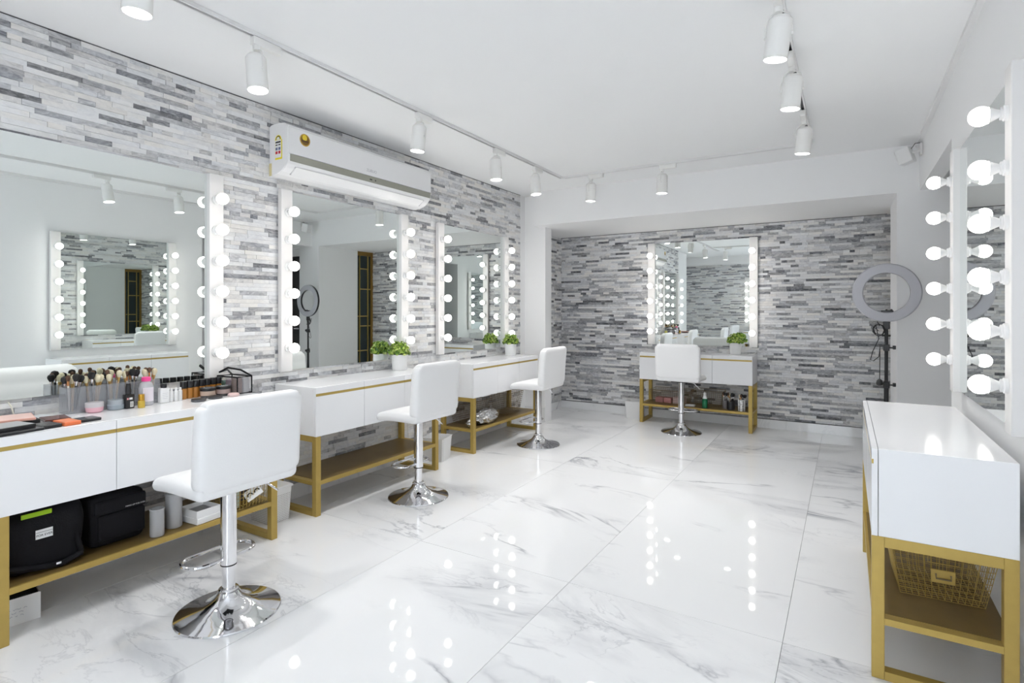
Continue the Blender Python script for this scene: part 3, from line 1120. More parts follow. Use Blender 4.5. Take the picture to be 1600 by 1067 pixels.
# ------------------------------------------------------------------ ring light on a stand
def ring_light():
    x, y, z = 3.491, 5.20, 1.420
    t = thing('ring_light', 'grey ring light switched off on a black stand before the right pillar', 'ring light', (x, y, 0))
    bm = bmesh.new()
    n = 64
    ro, ri = 0.228, 0.153
    for sgn, mi in ((-1, 0),):
        pass
    loops = []
    for r, yy in ((ri, -0.012), (ri + 0.006, -0.020), (ro - 0.008, -0.020), (ro, -0.012), (ro, 0.018), (ri, 0.018)):
        loops.append([bm.verts.new((r * math.cos(2 * PI * k / n), yy, z + r * math.sin(2 * PI * k / n))) for k in range(n)])
    for i in range(6):
        a, b = loops[i], loops[(i + 1) % 6]
        for k in range(n):
            f = bm.faces.new((a[k], a[(k + 1) % n], b[(k + 1) % n], b[k]))
            f.material_index = 0 if i < 2 else 1
            f.smooth = True
            if i in (0, 1, 2):
                f.material_index = 0
    part('ring', bm, [M_DIFF, M_BLACK], t)
    bm = bmesh.new()
    bm_tube(bm, [(0, 0.0, 0.28), (0, 0.0, 1.165)], 0.0125, 12)
    part('pole', bm, M_BLACK, t)
    bm = bmesh.new()
    bm_tube(bm, [(0, 0, 0.20), (0, 0, 0.70)], 0.016, 12)
    part('lower_tube', bm, M_BLACK, t)
    for zz in (0.70, 0.99):
        bm = bmesh.new()
        bm_rbox(bm, -0.020, 0.020, -0.020, 0.020, zz - 0.025, zz + 0.025, 0.004, 1)
        bm_tube(bm, [(0.015, 0, zz), (0.045, 0, zz)], 0.006, 8)
        bm_rbox(bm, 0.040, 0.062, -0.006, 0.006, zz - 0.012, zz + 0.018, 0.003, 1)
        part('clamp', bm, M_BLACK, t)
    bm = bmesh.new()
    bm_rbox(bm, -0.022, 0.022, -0.016, 0.016, 1.135, 1.195, 0.004, 1)
    bm_tube(bm, [(-0.03, 0, 1.085), (0.028, 0, 1.085)], 0.008, 8)
    part('head_joint', bm, M_BLACK, t)
    bm = bmesh.new()
    bm_rbox(bm, -0.035, 0.045, -0.028, 0.010, z - ri + 0.002, z - ri + 0.016, 0.003, 1)
    for xx in (0.0, 0.032):
        bm_rbox(bm, xx - 0.007, xx + 0.007, -0.024, -0.008, z - ri + 0.012, z - ri + 0.024, 0.003, 1)
    part('phone_mount', bm, M_BLACK, t)
    for k in range(3):
        a = math.radians(80 + 120 * k)
        bm = bmesh.new()
        bm_tube(bm, [(0.015 * math.cos(a), 0.015 * math.sin(a), 0.42), (0.15 * math.cos(a), 0.15 * math.sin(a), 0.010)], 0.008, 8)
        part('leg', bm, M_BLACK, t)
        bm = bmesh.new()
        bm_tube(bm, [(0.015 * math.cos(a), 0.015 * math.sin(a), 0.22), (0.085 * math.cos(a), 0.085 * math.sin(a), 0.19)], 0.006, 6)
        part('brace', bm, M_BLACK, t)
    rnd = random.Random(4)
    bm = bmesh.new()
    pts = [(-0.06, -0.02, 1.195), (-0.045, -0.02, 1.16)]
    for k in range(40):
        a = k * 0.63
        pts.append((-0.050 + (0.030 + 0.012 * rnd.random()) * math.sin(a), -0.025 + 0.006 * math.cos(a * 0.7), 1.125 + 0.045 * math.cos(a) + 0.006 * rnd.random()))
    pts += [(-0.05, -0.025, 1.06), (-0.09, -0.03, 0.96), (-0.105, -0.03, 0.895), (-0.085, -0.03, 0.885), (-0.05, -0.03, 0.92), (-0.042, -0.03, 1.0),
            (-0.043, -0.03, 0.93), (-0.045, -0.03, 0.74)]
    bm_tube(bm, pts, 0.0032, 6)
    part('cable', bm, M_BLACK, t)
    bm = bmesh.new()
    bm_tube(bm, [(-0.05, -0.02, 1.12), (-0.105, -0.02, 1.17), (-0.085, -0.02, 1.11), (-0.04, -0.02, 1.09)], 0.003, 6)
    part('cable_loop', bm, M_BLACK, t)
    bm = bmesh.new()
    bm_lathe(bm, [(0.008, 0.745), (0.018, 0.735), (0.024, 0.715), (0.022, 0.700), (0.0, 0.694)], 14, mtx=T(-0.045, -0.03, 0))
    part('plug', bm, M_BLACK, t, True)
ring_light()

# ------------------------------------------------------------------ wall speaker in the corner
t = thing('wall_speaker', 'small white box speaker in the top corner beside the right pillar', 'speaker', (3.62, 5.27, 2.41))
mt = T(0, 0, 0.075) @ Matrix.Rotation(-0.30, 4, 'Y') @ rotz(-0.35)
bm = bmesh.new()
bm_rbox(bm, -0.048, 0.045, -0.055, 0.055, -0.060, 0.062, 0.006, 2, mtx=mt)
part('cabinet', bm, M_WHITEP, t)
bm = bmesh.new()
bm_rbox(bm, -0.054, -0.047, -0.050, 0.050, -0.055, 0.057, 0.003, 1, mtx=mt)
part('grille', bm, M_BAR, t)
bm = bmesh.new()
bm_tube(bm, [(0.03, 0.0, 0.095), (0.085, 0.01, 0.11), (0.105, 0.01, 0.14)], 0.010, 8)
bm_box(bm, 0.088, 0.1035, -0.02, 0.04, 0.07, 0.16)
part('bracket', bm, M_LAMP, t)
bm = bmesh.new()
bm_tube(bm, [(0.03, 0.0, 0.12), (0.06, 0.0, 0.165), (0.092, 0.0, 0.165)], 0.003, 6)
part('cable', bm, M_BLACK, t)

# ------------------------------------------------------------------ potted plants
def potted_plant():
    t = thing('potted_plant', '', 'plant', (0, 0, 0), 0, 'small boxwood plants in white pots')
    bm = bmesh.new()
    bm_lathe(bm, [(0.0, 0.0), (0.054, 0.0), (0.057, 0.004), (0.063, 0.122), (0.063, 0.126), (0.058, 0.126), (0.057, 0.108), (0.0, 0.106)], 32, cap=False)
    part('pot', bm, M_WHITEP, t, True)
    bm = bmesh.new()
    bm_lathe(bm, [(0.0, 0.112), (0.057, 0.110)], 20, cap=False)
    part('soil', bm, M_RUBBER, t)
    rnd = random.Random(12)
    V, F = [], []
    for k in range(460):
        a = rnd.uniform(0, 2 * PI)
        el = rnd.uniform(-0.25, 1.0)
        c = math.sqrt(max(0, 1 - el * el)) if el > 0 else 1.0
        rr = rnd.uniform(0.72, 1.06)
        p = Vector((0.082 * rr * c * math.cos(a), 0.082 * rr * c * math.sin(a), 0.146 + 0.082 * rr * el))
        nrm = Vector((c * math.cos(a), c * math.sin(a), el + 0.35)).normalized()
        nrm = (nrm + Vector((rnd.gauss(0, 0.45), rnd.gauss(0, 0.45), rnd.gauss(0, 0.45)))).normalized()
        u = nrm.orthogonal().normalized()
        u = Matrix.Rotation(rnd.uniform(0, 2 * PI), 3, nrm) @ u
        w = nrm.cross(u)
        s = rnd.uniform(0.011, 0.020)
        b = len(V)
        V += [p - u * s, p + w * s * 0.55 + nrm * 0.002, p + u * s, p - w * s * 0.55 + nrm * 0.002]
        F += [(b, b + 1, b + 2, b + 3)]
    me = bpy.data.meshes.new('foliage')
    me.from_pydata([tuple(v) for v in V], [], F)
    me.materials.append(M_LEAF)
    o = obj('foliage', me, t)
    o['kind'] = 'stuff'
    bm = bmesh.new()
    for k in range(9):
        a = k * 0.7
        bm_tube(bm, [(0.015 * math.cos(a), 0.015 * math.sin(a), 0.105), (0.045 * math.cos(a), 0.045 * math.sin(a), 0.175)], 0.002, 5)
    bmi = bmesh.ops.create_icosphere(bm, subdivisions=2, radius=0.052, matrix=T(0, 0, 0.148))
    part('stems', bm, mat('stem_green', (0.035, 0.07, 0.015), 0.8), t)
    return t
pl = potted_plant()
for i, (p, r, lb) in enumerate((((0.135, 3.340, 0.80), 0.3, 'green boxwood plant in white pot under the air conditioner'),
                                ((0.150, 5.040, 0.80), 1.9, 'green boxwood plant in white pot beside the left pillar'),
                                ((2.185, 6.440, 0.80), 3.1, 'green boxwood plant in white pot on the far vanity'))):
    o = pl if i == 0 else copy_tree(pl)
    o.location = p
    o.rotation_euler = (0, 0, r)
    o['label'] = lb

# ------------------------------------------------------------------ wire baskets
def wire_basket(label, loc, rz, w, d, h, m, flare=0.03, pitch=0.026, tagged=False, r=0.0013):
    t = thing('wire_basket', label, 'basket', loc, rz)
    def P(u, v, s):          # u,v in [-1,1], s height fraction
        return (u * (w / 2 - flare * (1 - s)), v * (d / 2 - flare * (1 - s)), s * h + 0.003)
    bm = bmesh.new()
    nx, ny, nz = max(2, round(w / pitch)), max(2, round(d / pitch)), max(2, round(h / pitch))
    for i in range(nx + 1):
        u = -1 + 2 * i / nx
        bm_tube(bm, [P(u, -1, 1), P(u, -1, 0), P(u, 1, 0), P(u, 1, 1)], r, 4, flat_shade=True)
    for j in range(1, ny):
        v = -1 + 2 * j / ny
        bm_tube(bm, [P(-1, v, 1), P(-1, v, 0), P(1, v, 0), P(1, v, 1)], r, 4, flat_shade=True)
    for k in range(nz):
        s = k / nz
        bm_tube(bm, [P(-1, -1, s), P(1, -1, s), P(1, 1, s), P(-1, 1, s)], r, 4, closed=True, flat_shade=True)
    part('wire_grid', bm, m, t)
    bm = bmesh.new()
    bm_tube(bm, [P(-1, -1, 1), P(1, -1, 1), P(1, 1, 1), P(-1, 1, 1)], r * 2.2, 6, closed=True)
    part('rim', bm, m, t)
    if tagged:
        f = -d / 2 + flare * 0.45
        bm = bmesh.new()
        bm_rbox(bm, -0.036, 0.036, f - 0.010, f - 0.004, h * 0.40, h * 0.66, 0.002, 1)
        lp = part('label_plate', bm, M_GOLD, t)
        bm = bmesh.new()
        bm_tube(bm, [(-0.022, f - 0.010, h * 0.58), (-0.022, f - 0.018, h * 0.50), (0.022, f - 0.018, h * 0.50), (0.022, f - 0.010, h * 0.58)], 0.003, 6)
        part('finger_pull', bm, M_BWIRE, lp)
        bm = bmesh.new()
        bm_tube(bm, [(-0.045, f - 0.012, h + 0.002), (-0.045, f - 0.008, h * 0.78), (0.045, f - 0.008, h * 0.78), (0.045, f - 0.012, h + 0.002)], 0.002, 6)
        part('handle', bm, M_WIRE, t)
    return t
SZ = 0.2165
wire_basket('gold wire basket with label holder on the shelf by the right wall', (3.515, 2.68, SZ), 0.05, 0.31, 0.33, 0.185, M_WIRE, 0.03, 0.0235, True, 0.0014)
wire_basket('gold wire basket of lashes and tubes under the nearest vanity', (0.345, 1.800, SZ), PI / 2, 0.25, 0.25, 0.20, M_WIRE, 0.012, 0.0205, False, 0.0017)
wire_basket('bronze wire basket behind the silver bag under the third vanity', (0.115, 4.36, SZ), PI / 2, 0.44, 0.19, 0.19, M_BWIRE, 0.03, 0.022)
wire_basket('bronze wire basket at the pillar end of the third vanity shelf', (0.165, 4.93, SZ), PI / 2, 0.30, 0.24, 0.21, M_BWIRE, 0.03, 0.022)
wire_basket('bronze wire basket of pink boxes under the far vanity', (1.500, 6.400, SZ), 0, 0.44, 0.26, 0.15, M_BWIRE, 0.03, 0.022)
wire_basket('bronze wire basket behind the green bottle under the far vanity', (1.905, 6.435, SZ), 0, 0.33, 0.22, 0.17, M_BWIRE, 0.03, 0.022)

def small_box(name, label, cat, b, m, loc, rz=0.0, group=None, r=0.002):
    bm = bmesh.new()
    bm_rbox(bm, -b[0] / 2, b[0] / 2, -b[1] / 2, b[1] / 2, 0, b[2], r, 1)
    o = obj(name, to_mesh(name, bm, m), None, loc, (0, 0, rz))
    return tag(o, label, cat, group)
PINK = flat('carton_pink', (196, 130, 135))
for k in range(2):
    small_box('carton', 'pink carton in the far vanity basket', 'carton', (0.085, 0.10, 0.055), PINK, (1.375 + 0.095 * k, 6.375, SZ + 0.006), 0, 'pink cartons in the far basket')
small_box('carton', 'white and pink patterned carton in the far vanity basket', 'carton', (0.13, 0.09, 0.07), flat('carton_pale', (216, 190, 190)), (1.60, 6.37, SZ + 0.006))
small_box('carton', 'white flat carton lying in front of the far baskets', 'carton', (0.10, 0.05, 0.02), M_PAPER, (1.74, 6.27, SZ))
# contents of the near basket
bm = bmesh.new()
bm_rbox(bm, -0.045, 0.045, -0.028, 0.028, 0, 0.014, 0.003, 1)
o = obj('lash_tray', to_mesh('lash_tray', bm, M_PAPER), None, (0.446, 1.845, 0.282), (math.radians(65), math.radians(-25), math.radians(80)))
tag(o, 'white tray of false eyelashes in the wire basket', 'eyelash tray')
for sx in (-0.02, 0.02):
    bm = bmesh.new()
    bm_tube(bm, [(sx + 0.013 * math.cos(a), -0.004 + 0.013 * math.sin(a), 0.015) for a in [PI * k / 8 for k in range(9)]], 0.0035, 5)
    part('lash', bm, M_TXT, o)
bm = bmesh.new()
bm_lathe(bm, [(0.0, 0.0), (0.011, 0.0), (0.011, 0.12), (0.0, 0.121)], 14, cap=False)
o = obj('cosmetic_tube', to_mesh('cosmetic_tube', bm, flat('tube_silver', (190, 188, 200), 0.2, 0.5)), None, (0.440, 1.790, 0.335), (math.radians(-62), 0, math.radians(5)))
tag(o, 'silver cosmetic tube lying across the wire basket', 'tube')
small_box('carton', 'pale green carton inside the near wire basket', 'carton', (0.07, 0.06, 0.12), flat('carton_green', (186, 196, 180)), (0.40, 1.745, SZ + 0.006))
small_box('carton', 'dark carton at the back of the near wire basket', 'carton', (0.10, 0.10, 0.13), flat('carton_dark', (80, 76, 80)), (0.30, 1.85, SZ + 0.006))
small_box('carton', 'magenta carton tip above the near wire basket', 'carton', (0.04, 0.03, 0.155), flat('carton_magenta', (170, 60, 100)), (0.34, 1.770, SZ + 0.006))

# silver bag under the third vanity
rnd = random.Random(6)
bm = bmesh.new()
bmesh.ops.create_icosphere(bm, subdivisions=4, radius=1.0)
for v in bm.verts:
    c = v.co
    n = 0.10 * math.sin(7 * c.x + 3 * c.y) * math.cos(9 * c.z - 4 * c.x) + 0.06 * math.sin(17 * c.y + 11 * c.z) + 0.03 * rnd.random()
    c *= 1 + n
    c.x *= 0.068
    c.y *= 0.175
    c.z = max(c.z, -0.85) * 0.070
zmin = min(v.co.z for v in bm.verts)
for v in bm.verts:
    v.co.z -= zmin
o = obj('plastic_bag', to_mesh('plastic_bag', bm, M_SILVER, True), None, (0.298, 4.350, SZ))
tag(o, 'crumpled silver plastic bag on the gold shelf of the third vanity', 'bag')
o2 = obj('plastic_bag', o.data, None, (0.30, 4.100, SZ), (0, 0, 0.2))
o2.scale = (0.6, 0.20, 0.6)
tag(o2, 'smaller crumpled silver pouch beside the larger silver bag', 'bag')

# things under the far vanity
def lathe_thing(name, label, cat, loc, pieces, group=None):
    t = thing(name, label, cat, loc, 0, group)
    for pn, prof, m in pieces:
        bm = bmesh.new()
        bm_lathe(bm, prof, 24)
        part(pn, bm, m, t)
    return t
lathe_thing('spray_bottle', 'green and white bottle on the far vanity shelf', 'bottle', (1.900, 6.255, SZ),
            [('body', [(0.027, 0), (0.029, 0.003), (0.029, 0.085), (0.020, 0.098)], flat('bottle_green', (30, 120, 80))),
             ('neck', [(0.018, 0.098), (0.026, 0.102), (0.018, 0.125), (0.012, 0.128)], M_WHITEP),
             ('cap', [(0.0145, 0.128), (0.0145, 0.158), (0.009, 0.168)], M_WHITEP)])

def cup(label, loc, r, h, m):
    t = thing('brush_cup', label, 'cup', loc)
    bm = bmesh.new()
    bm_lathe(bm, [(0.0, 0.0), (r, 0.0), (r, h), (r - 0.004, h), (r - 0.004, 0.004), (0.0, 0.004)], 28, cap=False)
    part('wall', bm, m, t, False)
    return t
cup('black brush cup on the far vanity shelf', (2.165, 6.290, SZ), 0.040, 0.090, M_BLACK)
cup('black and white patterned brush cup on the far vanity shelf', (2.275, 6.265, SZ), 0.038, 0.125, M_CHECK)
cup('grey brush cup left of the black cup under the far vanity', (2.100, 6.330, SZ), 0.030, 0.090, flat('cup_grey', (120, 116, 118)))

# makeup brushes, three kinds
def brush_kind(kind):
    hand, fer, bri, br, bl = {'black': (M_BLACK, M_CHROME, M_RUBBER, 0.0155, 0.036),
                              'cream': (flat('wood_pale', (206, 176, 138)), flat('ferrule_gold', (196, 160, 92), 0.3, 0.6), flat('bristle_cream', (226, 216, 186), 0.9), 0.0125, 0.036),
                              'brown': (flat('handle_white', (222, 216, 208)), flat('ferrule_copper', (200, 140, 90), 0.3, 0.6), flat('bristle_brown', (96, 72, 58), 0.9), 0.0095, 0.028)}[kind]
    L0 = {'black': 0.112, 'cream': 0.108, 'brown': 0.120}[kind]
    t = thing('makeup_brush', '', 'brush')
    bm = bmesh.new()
    bm_lathe(bm, [(0.0022, 0.0), (0.0035, 0.02), (0.0048, 0.09), (0.0042, L0)], 10)
    part('handle', bm, hand, t, True)
    bm = bmesh.new()
    bm_lathe(bm, [(0.0044, L0), (br * 0.55, L0 + 0.022)], 12)
    part('ferrule', bm, fer, t, True)
    bm = bmesh.new()
    z = L0 + 0.0215
    bm_lathe(bm, [(br * 0.55, z), (br * 0.95, z + bl * 0.4), (br, z + bl * 0.65), (br * 0.75, z + bl * 0.88), (0.0, z + bl)], 14, cap=False)
    part('bristles', bm, bri, t, True)
    return t
BR = {}
BRL = {'black': 'black round makeup brush in the {}', 'cream': 'cream-bristled makeup brush in the {}',
       'brown': 'thin brown-tipped makeup brush in the {}'}
def brush(kind, loc, tilt, az, where, group):
    if kind not in BR:
        BR[kind] = brush_kind(kind)
        o = BR[kind]
    else:
        o = copy_tree(BR[kind])
    o.location = loc
    o.rotation_euler = (Matrix.Rotation(az, 3, 'Z') @ Matrix.Rotation(tilt, 3, 'Y') @ Matrix.Rotation(az * 1.7, 3, 'Z')).to_euler()
    o['label'] = BRL[kind].format(where)
    o['group'] = group

# clear square holders on the nearest vanity
rb = random.Random(21)
TOP = 0.8005
cups = [('leftmost clear brush holder', 1.108, 'bbccbrb'), ('second clear brush holder from the left', 1.190, 'cccrrcb'), ('middle clear brush holder', 1.272, 'crrcbrc'),
        ('clear brush holder behind the tall clear bottle', 1.354, 'bcrrcrb'), ('rightmost clear brush holder', 1.436, 'crrccr')]
for nm, y0, kinds in cups:
    t = thing('brush_holder', nm.replace('brush holder', 'acrylic brush holder') + ' by the mirror', 'brush holder', (0.112, y0 + 0.039, TOP))
    w, h, th = 0.039, 0.122, 0.0025
    bm = bmesh.new()
    bm_box(bm, -w, w, -w, -w + th, 0, h)
    bm_box(bm, -w, w, w - th, w, 0, h)
    bm_box(bm, -w, -w + th, -w + th, w - th, 0, h)
    bm_box(bm, w - th, w, -w + th, w - th, 0, h)
    part('walls', bm, M_CLEAR, t)
    bm = bmesh.new()
    bm_box(bm, -w + th, w - th, -w + th, w - th, 0, 0.004)
    part('bottom', bm, M_CLEAR, t)
    for k, c in enumerate(kinds):
        a = 2 * PI * k / len(kinds) + rb.random()
        kd = {'b': 'black', 'c': 'cream', 'r': 'brown'}[c]
        brush(kd, (0.112 + 0.013 * math.cos(a), y0 + 0.039 + 0.013 * math.sin(a), TOP + rb.uniform(0.004, 0.022)), rb.uniform(0.03, 0.13), a, nm, 'brushes in the ' + nm)
for c, p, n in (('b', (2.165, 6.290), 6), ('b', (2.275, 6.265), 5), ('r', (2.100, 6.330), 4)):
    for k in range(n):
        a = 2 * PI * k / n + rb.random()
        kd = {'b': ('black', 'black', 'cream', 'brown')[k % 4], 'r': ('brown', 'black')[k % 2]}[c]
        wh = 'black cup under the far vanity' if p[0] == 2.165 else ('patterned cup under the far vanity' if p[0] == 2.275 else 'grey cup under the far vanity')
        brush(kd, (p[0] + 0.012 * math.cos(a), p[1] + 0.012 * math.sin(a), SZ + 0.006), rb.uniform(0.06, 0.16), a, wh, 'brushes in the ' + wh)

# ------------------------------------------------------------------ bottles, jars and compacts on the nearest vanity
lathe_thing('cream_jar', 'pink glass cream jar with patterned lid before the brush holders', 'jar', (0.185, 1.206, TOP),
            [('glass', [(0.026, 0), (0.034, 0.006), (0.036, 0.026)], flat('jar_pink', (226, 176, 188), 0.2)),
             ('lid', [(0.037, 0.026), (0.037, 0.046), (0.034, 0.048)], flat('lid_pearl', (200, 196, 198), 0.2))])
lathe_thing('cream_jar', 'grey blue cream jar before the brush holders', 'jar', (0.182, 1.296, TOP),
            [('body', [(0.032, 0), (0.036, 0.005), (0.036, 0.024), (0.034, 0.026)], flat('jar_greyblue', (150, 160, 168), 0.25)),
             ('lid', [(0.034, 0.026), (0.034, 0.046), (0.032, 0.048)], flat('lid_greyblue', (172, 180, 186), 0.2, 0.3))])
t = thing('pump_bottle', 'black square bottle with tall black cap', 'bottle', (0.205, 1.341, TOP))
bm = bmesh.new()
bm_rbox(bm, -0.018, 0.018, -0.020, 0.020, 0, 0.070, 0.004, 2)
bm_lathe(bm, [(0.012, 0.069), (0.012, 0.078)], 16)
part('body', bm, M_BLACK, t)
bm = bmesh.new()
bm_lathe(bm, [(0.013, 0.078), (0.0135, 0.082), (0.0105, 0.120), (0.009, 0.122)], 16)
part('cap', bm, M_BLACK, t)
bm = bmesh.new()
bm_box(bm, 0.018, 0.0186, 0.000, 0.014, 0.008, 0.034, 0)
bm_box(bm, 0.018, 0.0186, -0.004, 0.010, 0.044, 0.054, 0)
bm_box(bm, 0.018, 0.0186, -0.014, -0.007, 0.044, 0.053, 1)
for k in range(4):
    bm_box(bm, 0.0186, 0.0188, 0.002 + 0.003 * k, 0.0032 + 0.003 * k, 0.011, 0.031, 2)
part('print', bm, [M_PAPER, flat('print_pink', (220, 150, 150)), M_TXT], t, label='white barcode and print')
lathe_thing('polish_bottle', 'small gold bottle with gold cap', 'bottle', (0.240, 1.383, TOP),
            [('body', [(0.0145, 0), (0.0155, 0.003), (0.0155, 0.032), (0.013, 0.035)], flat('bottle_amber_gold', (200, 170, 70), 0.1, 0.3)),
             ('cap', [(0.0135, 0.035), (0.0135, 0.066), (0.012, 0.067)], flat('cap_gold', (196, 150, 56), 0.2, 0.7))])
t = lathe_thing('micellar_bottle', 'tall clear bottle with bright pink cap', 'bottle', (0.182, 1.432, TOP),
            [('body', [(0.028, 0), (0.033, 0.006), (0.033, 0.090), (0.027, 0.112), (0.015, 0.122)], M_CLEARB),
             ('cap', [(0.020, 0.122), (0.021, 0.126), (0.0205, 0.140), (0.016, 0.144)], flat('cap_pink', (240, 80, 150), 0.3))])
bm = bmesh.new()
for k in range(8):
    a0, a1 = -0.85 + 0.2 * k, -0.85 + 0.2 * (k + 1)
    vs = [bm.verts.new((0.0336 * math.cos(a), 0.0336 * math.sin(a), z)) for a, z in ((a0, 0.022), (a1, 0.022), (a1, 0.092), (a0, 0.092))]
    bm.faces.new(vs)
part('paper_label', bm, flat('label_lilac', (226, 218, 226)), t)
t = thing('lotion_bottle', 'white square bottle with black cap', 'bottle', (0.180, 1.517, TOP))
bm = bmesh.new()
bm_rbox(bm, -0.016, 0.016, -0.023, 0.023, 0, 0.078, 0.006, 3)
part('body', bm, M_WHITEP, t)
bm = bmesh.new()
bm_lathe(bm, [(0.014, 0.077), (0.0145, 0.080), (0.0145, 0.098), (0.013, 0.100)], 18)
part('cap', bm, M_BLACK, t)
bm = bmesh.new()
for k in range(4):
    bm_box(bm, 0.016, 0.0163, -0.014, 0.014 - 0.004 * (k % 2), 0.050 - 0.009 * k, 0.0515 - 0.009 * k)
part('print_line', bm, M_TXTG, t)
for k in range(3):
    t = lathe_thing('sample_bottle', 'small white bottle between the white square bottle and the amber foundations', 'bottle', (0.176 + 0.004 * (k % 2), 1.557 + 0.0225 * k, TOP),
                ([('body', [(0.0100, 0), (0.0105, 0.002), (0.0105, 0.052), (0.006, 0.057)], M_WHITEP), ('cap', [(0.0065, 0.057), (0.0062, 0.068), (0.004, 0.070)], M_NECK)]),
                'small white sample bottles')
AMB = flat('foundation_amber', (176, 120, 56), 0.15)
ordn = ['first', 'second', 'third', 'fourth', 'fifth', 'sixth', 'seventh']
for k in range(7):
    lathe_thing('foundation_bottle', '%s amber foundation bottle with black cap in the row, counted from the brushes' % ordn[k], 'bottle', (0.150 - 0.006 * k, 1.633 + 0.036 * k, TOP),
                [('glass', [(0.0150, 0), (0.0160, 0.002), (0.0160, 0.056), (0.012, 0.059)], AMB), ('cap', [(0.0160, 0.059), (0.0165, 0.061), (0.0165, 0.094), (0.015, 0.096)], M_BLACK)],
                'amber foundation bottles in a row')
for lb, y, c in (('powder jar with black lid and beige powder, nearer the amber bottles', 1.738, (196, 172, 156)), ('powder jar with black lid and greyish powder, next to the clear bag', 1.826, (170, 150, 146))):
    lathe_thing('powder_jar', lb, 'jar', (0.200, y, TOP + (0.012 if y > 1.8 else 0.012)),
                [('body', [(0.036, 0), (0.038, 0.003), (0.038, 0.024), (0.036, 0.026)], flat('powder%d' % c[0], c, 0.25)),
                 ('lid', [(0.040, 0.026), (0.040, 0.040), (0.037, 0.0425)], M_BLACK),
                 ('lid_window', [(0.026, 0.0425), (0.026, 0.0432)], flat('lid_silver', (190, 190, 190), 0.15, 0.6))])
for lb, x, y in (('flat black compact nearest the stool', 0.285, 1.640), ('flat black compact under the beige powder jar', 0.200, 1.738), ('flat black compact beside the stool back', 0.265, 1.742),
                 ('flat black compact under the greyish powder jar', 0.200, 1.826)):
    lathe_thing('compact', lb, 'compact', (x, y, TOP), [('case', [(0.034, 0), (0.036, 0.002), (0.036, 0.0105), (0.034, 0.012)], M_BLACK), ('seam', [(0.0363, 0.0055), (0.0363, 0.0065)], M_TXTG)])
lathe_thing('compact', 'pale pink compact before the clear bag', 'compact', (0.285, 1.835, TOP), [('case', [(0.028, 0), (0.030, 0.003), (0.030, 0.012), (0.024, 0.018)], flat('compact_pink', (226, 196, 192), 0.3)), ('seam', [(0.0303, 0.006), (0.0303, 0.007)], M_TXTG)])

# clear makeup bag with black piping
t = thing('makeup_bag', 'clear vinyl makeup bag with black piping and open lid', 'bag', (0.162, 1.918, TOP), 0.05)
bx, by, bh = 0.090, 0.046, 0.098
bm = bmesh.new()
bm_box(bm, -bx, bx, -by, -by + 0.001, 0.002, bh)
bm_box(bm, -bx, bx, by - 0.001, by, 0.002, bh)
bm_box(bm, -bx, -bx + 0.001, -by, by, 0.002, bh)
bm_box(bm, bx - 0.001, bx, -by, by, 0.002, bh)
part('vinyl', bm, M_VINYL, t)
bm = bmesh.new()
c4 = [(-bx, -by), (bx, -by), (bx, by), (-bx, by)]
bm_tube(bm, [(x, y, bh) for x, y in c4], 0.0045, 6, closed=True)
bm_tube(bm, [(x, y, 0.005) for x, y in c4], 0.004, 6, closed=True)
for x, y in c4:
    bm_tube(bm, [(x, y, 0.005), (x, y, bh)], 0.004, 6)
part('piping', bm, M_FABRIC, t)
bm = bmesh.new()
bm_tube(bm, [(-bx, by, bh), (-bx - 0.005, 0.02, bh + 0.030), (-bx + 0.01, -0.04, bh + 0.022), (0.0, -0.042, bh + 0.052), (bx - 0.02, -0.01, bh + 0.040), (bx, by, bh)], 0.0055, 6)
ld = part('lid_piping', bm, M_FABRIC, t)
bm = bmesh.new()
q = [(-bx, by, bh), (-bx + 0.01, -0.04, bh + 0.022), (0.0, -0.042, bh + 0.052), (bx - 0.02, -0.01, bh + 0.040), (bx, by, bh)]
vs = [bm.verts.new(p) for p in q]
bm.faces.new(vs)
bmesh.ops.solidify(bm, geom=bm.faces[:], thickness=0.0008)
part('lid_vinyl', bm, M_VINYL, t)
rg = random.Random(9)
for i, (lb, cat, col) in enumerate((('green', 'pouch', (40, 110, 85)), ('mauve', 'pouch', (120, 95, 110)), ('brown', 'pouch', (110, 85, 72)), ('yellow', 'pouch', (205, 200, 40)),
                                    ('charcoal', 'pouch', (70, 68, 76)), ('silver', 'pouch', (170, 170, 172)))):
    bm = bmesh.new()
    bm_rbox(bm, -0.0255, 0.0255, -0.0195, 0.0195, 0, 0.066 + 0.011 * (i % 3), 0.006, 2)
    o = obj('cosmetic_pouch', to_mesh('cosmetic_pouch', bm, flat('pouch_' + lb, col, 0.4)), None,
            (0.162 - 0.055 + 0.055 * (i % 3), 1.918 + (-0.022 if i < 3 else 0.022), TOP + 0.004), (0, 0, 0.05))
    tag(o, lb + ' cosmetic packet inside the clear makeup bag', 'packet')

# palettes and phone on the near left end
def palette(name, label, cat, cx, cy, sx, sy, z, h, rz, m, top=None, tname='lid_panel'):
    t = thing(name, label, cat, (cx, cy, z), rz)
    bm = bmesh.new()
    bm_rbox(bm, -sx / 2, sx / 2, -sy / 2, sy / 2, 0, h, 0.002, 1)
    part('case', bm, m, t)
    bm = bmesh.new()
    bm_box(bm, -sx / 2 + 0.004, sx / 2 - 0.004, -sy / 2 + 0.004, sy / 2 - 0.004, h, h + 0.0006)
    part(tname, bm, top or m, t)
    return t
palette('makeup_palette', 'large flat black palette at the front left corner of the nearest vanity', 'palette', 0.385, 0.840, 0.17, 0.15, TOP, 0.011, 0.12, M_BLACK, flat('black_satin', (60, 60, 64), 0.25))
palette('makeup_palette', 'grey topped black palette stacked on the front left corner', 'palette', 0.375, 0.836, 0.13, 0.125, TOP + 0.0122, 0.014, 0.16, M_BLACK, flat('grey_satin', (170, 172, 174), 0.25))
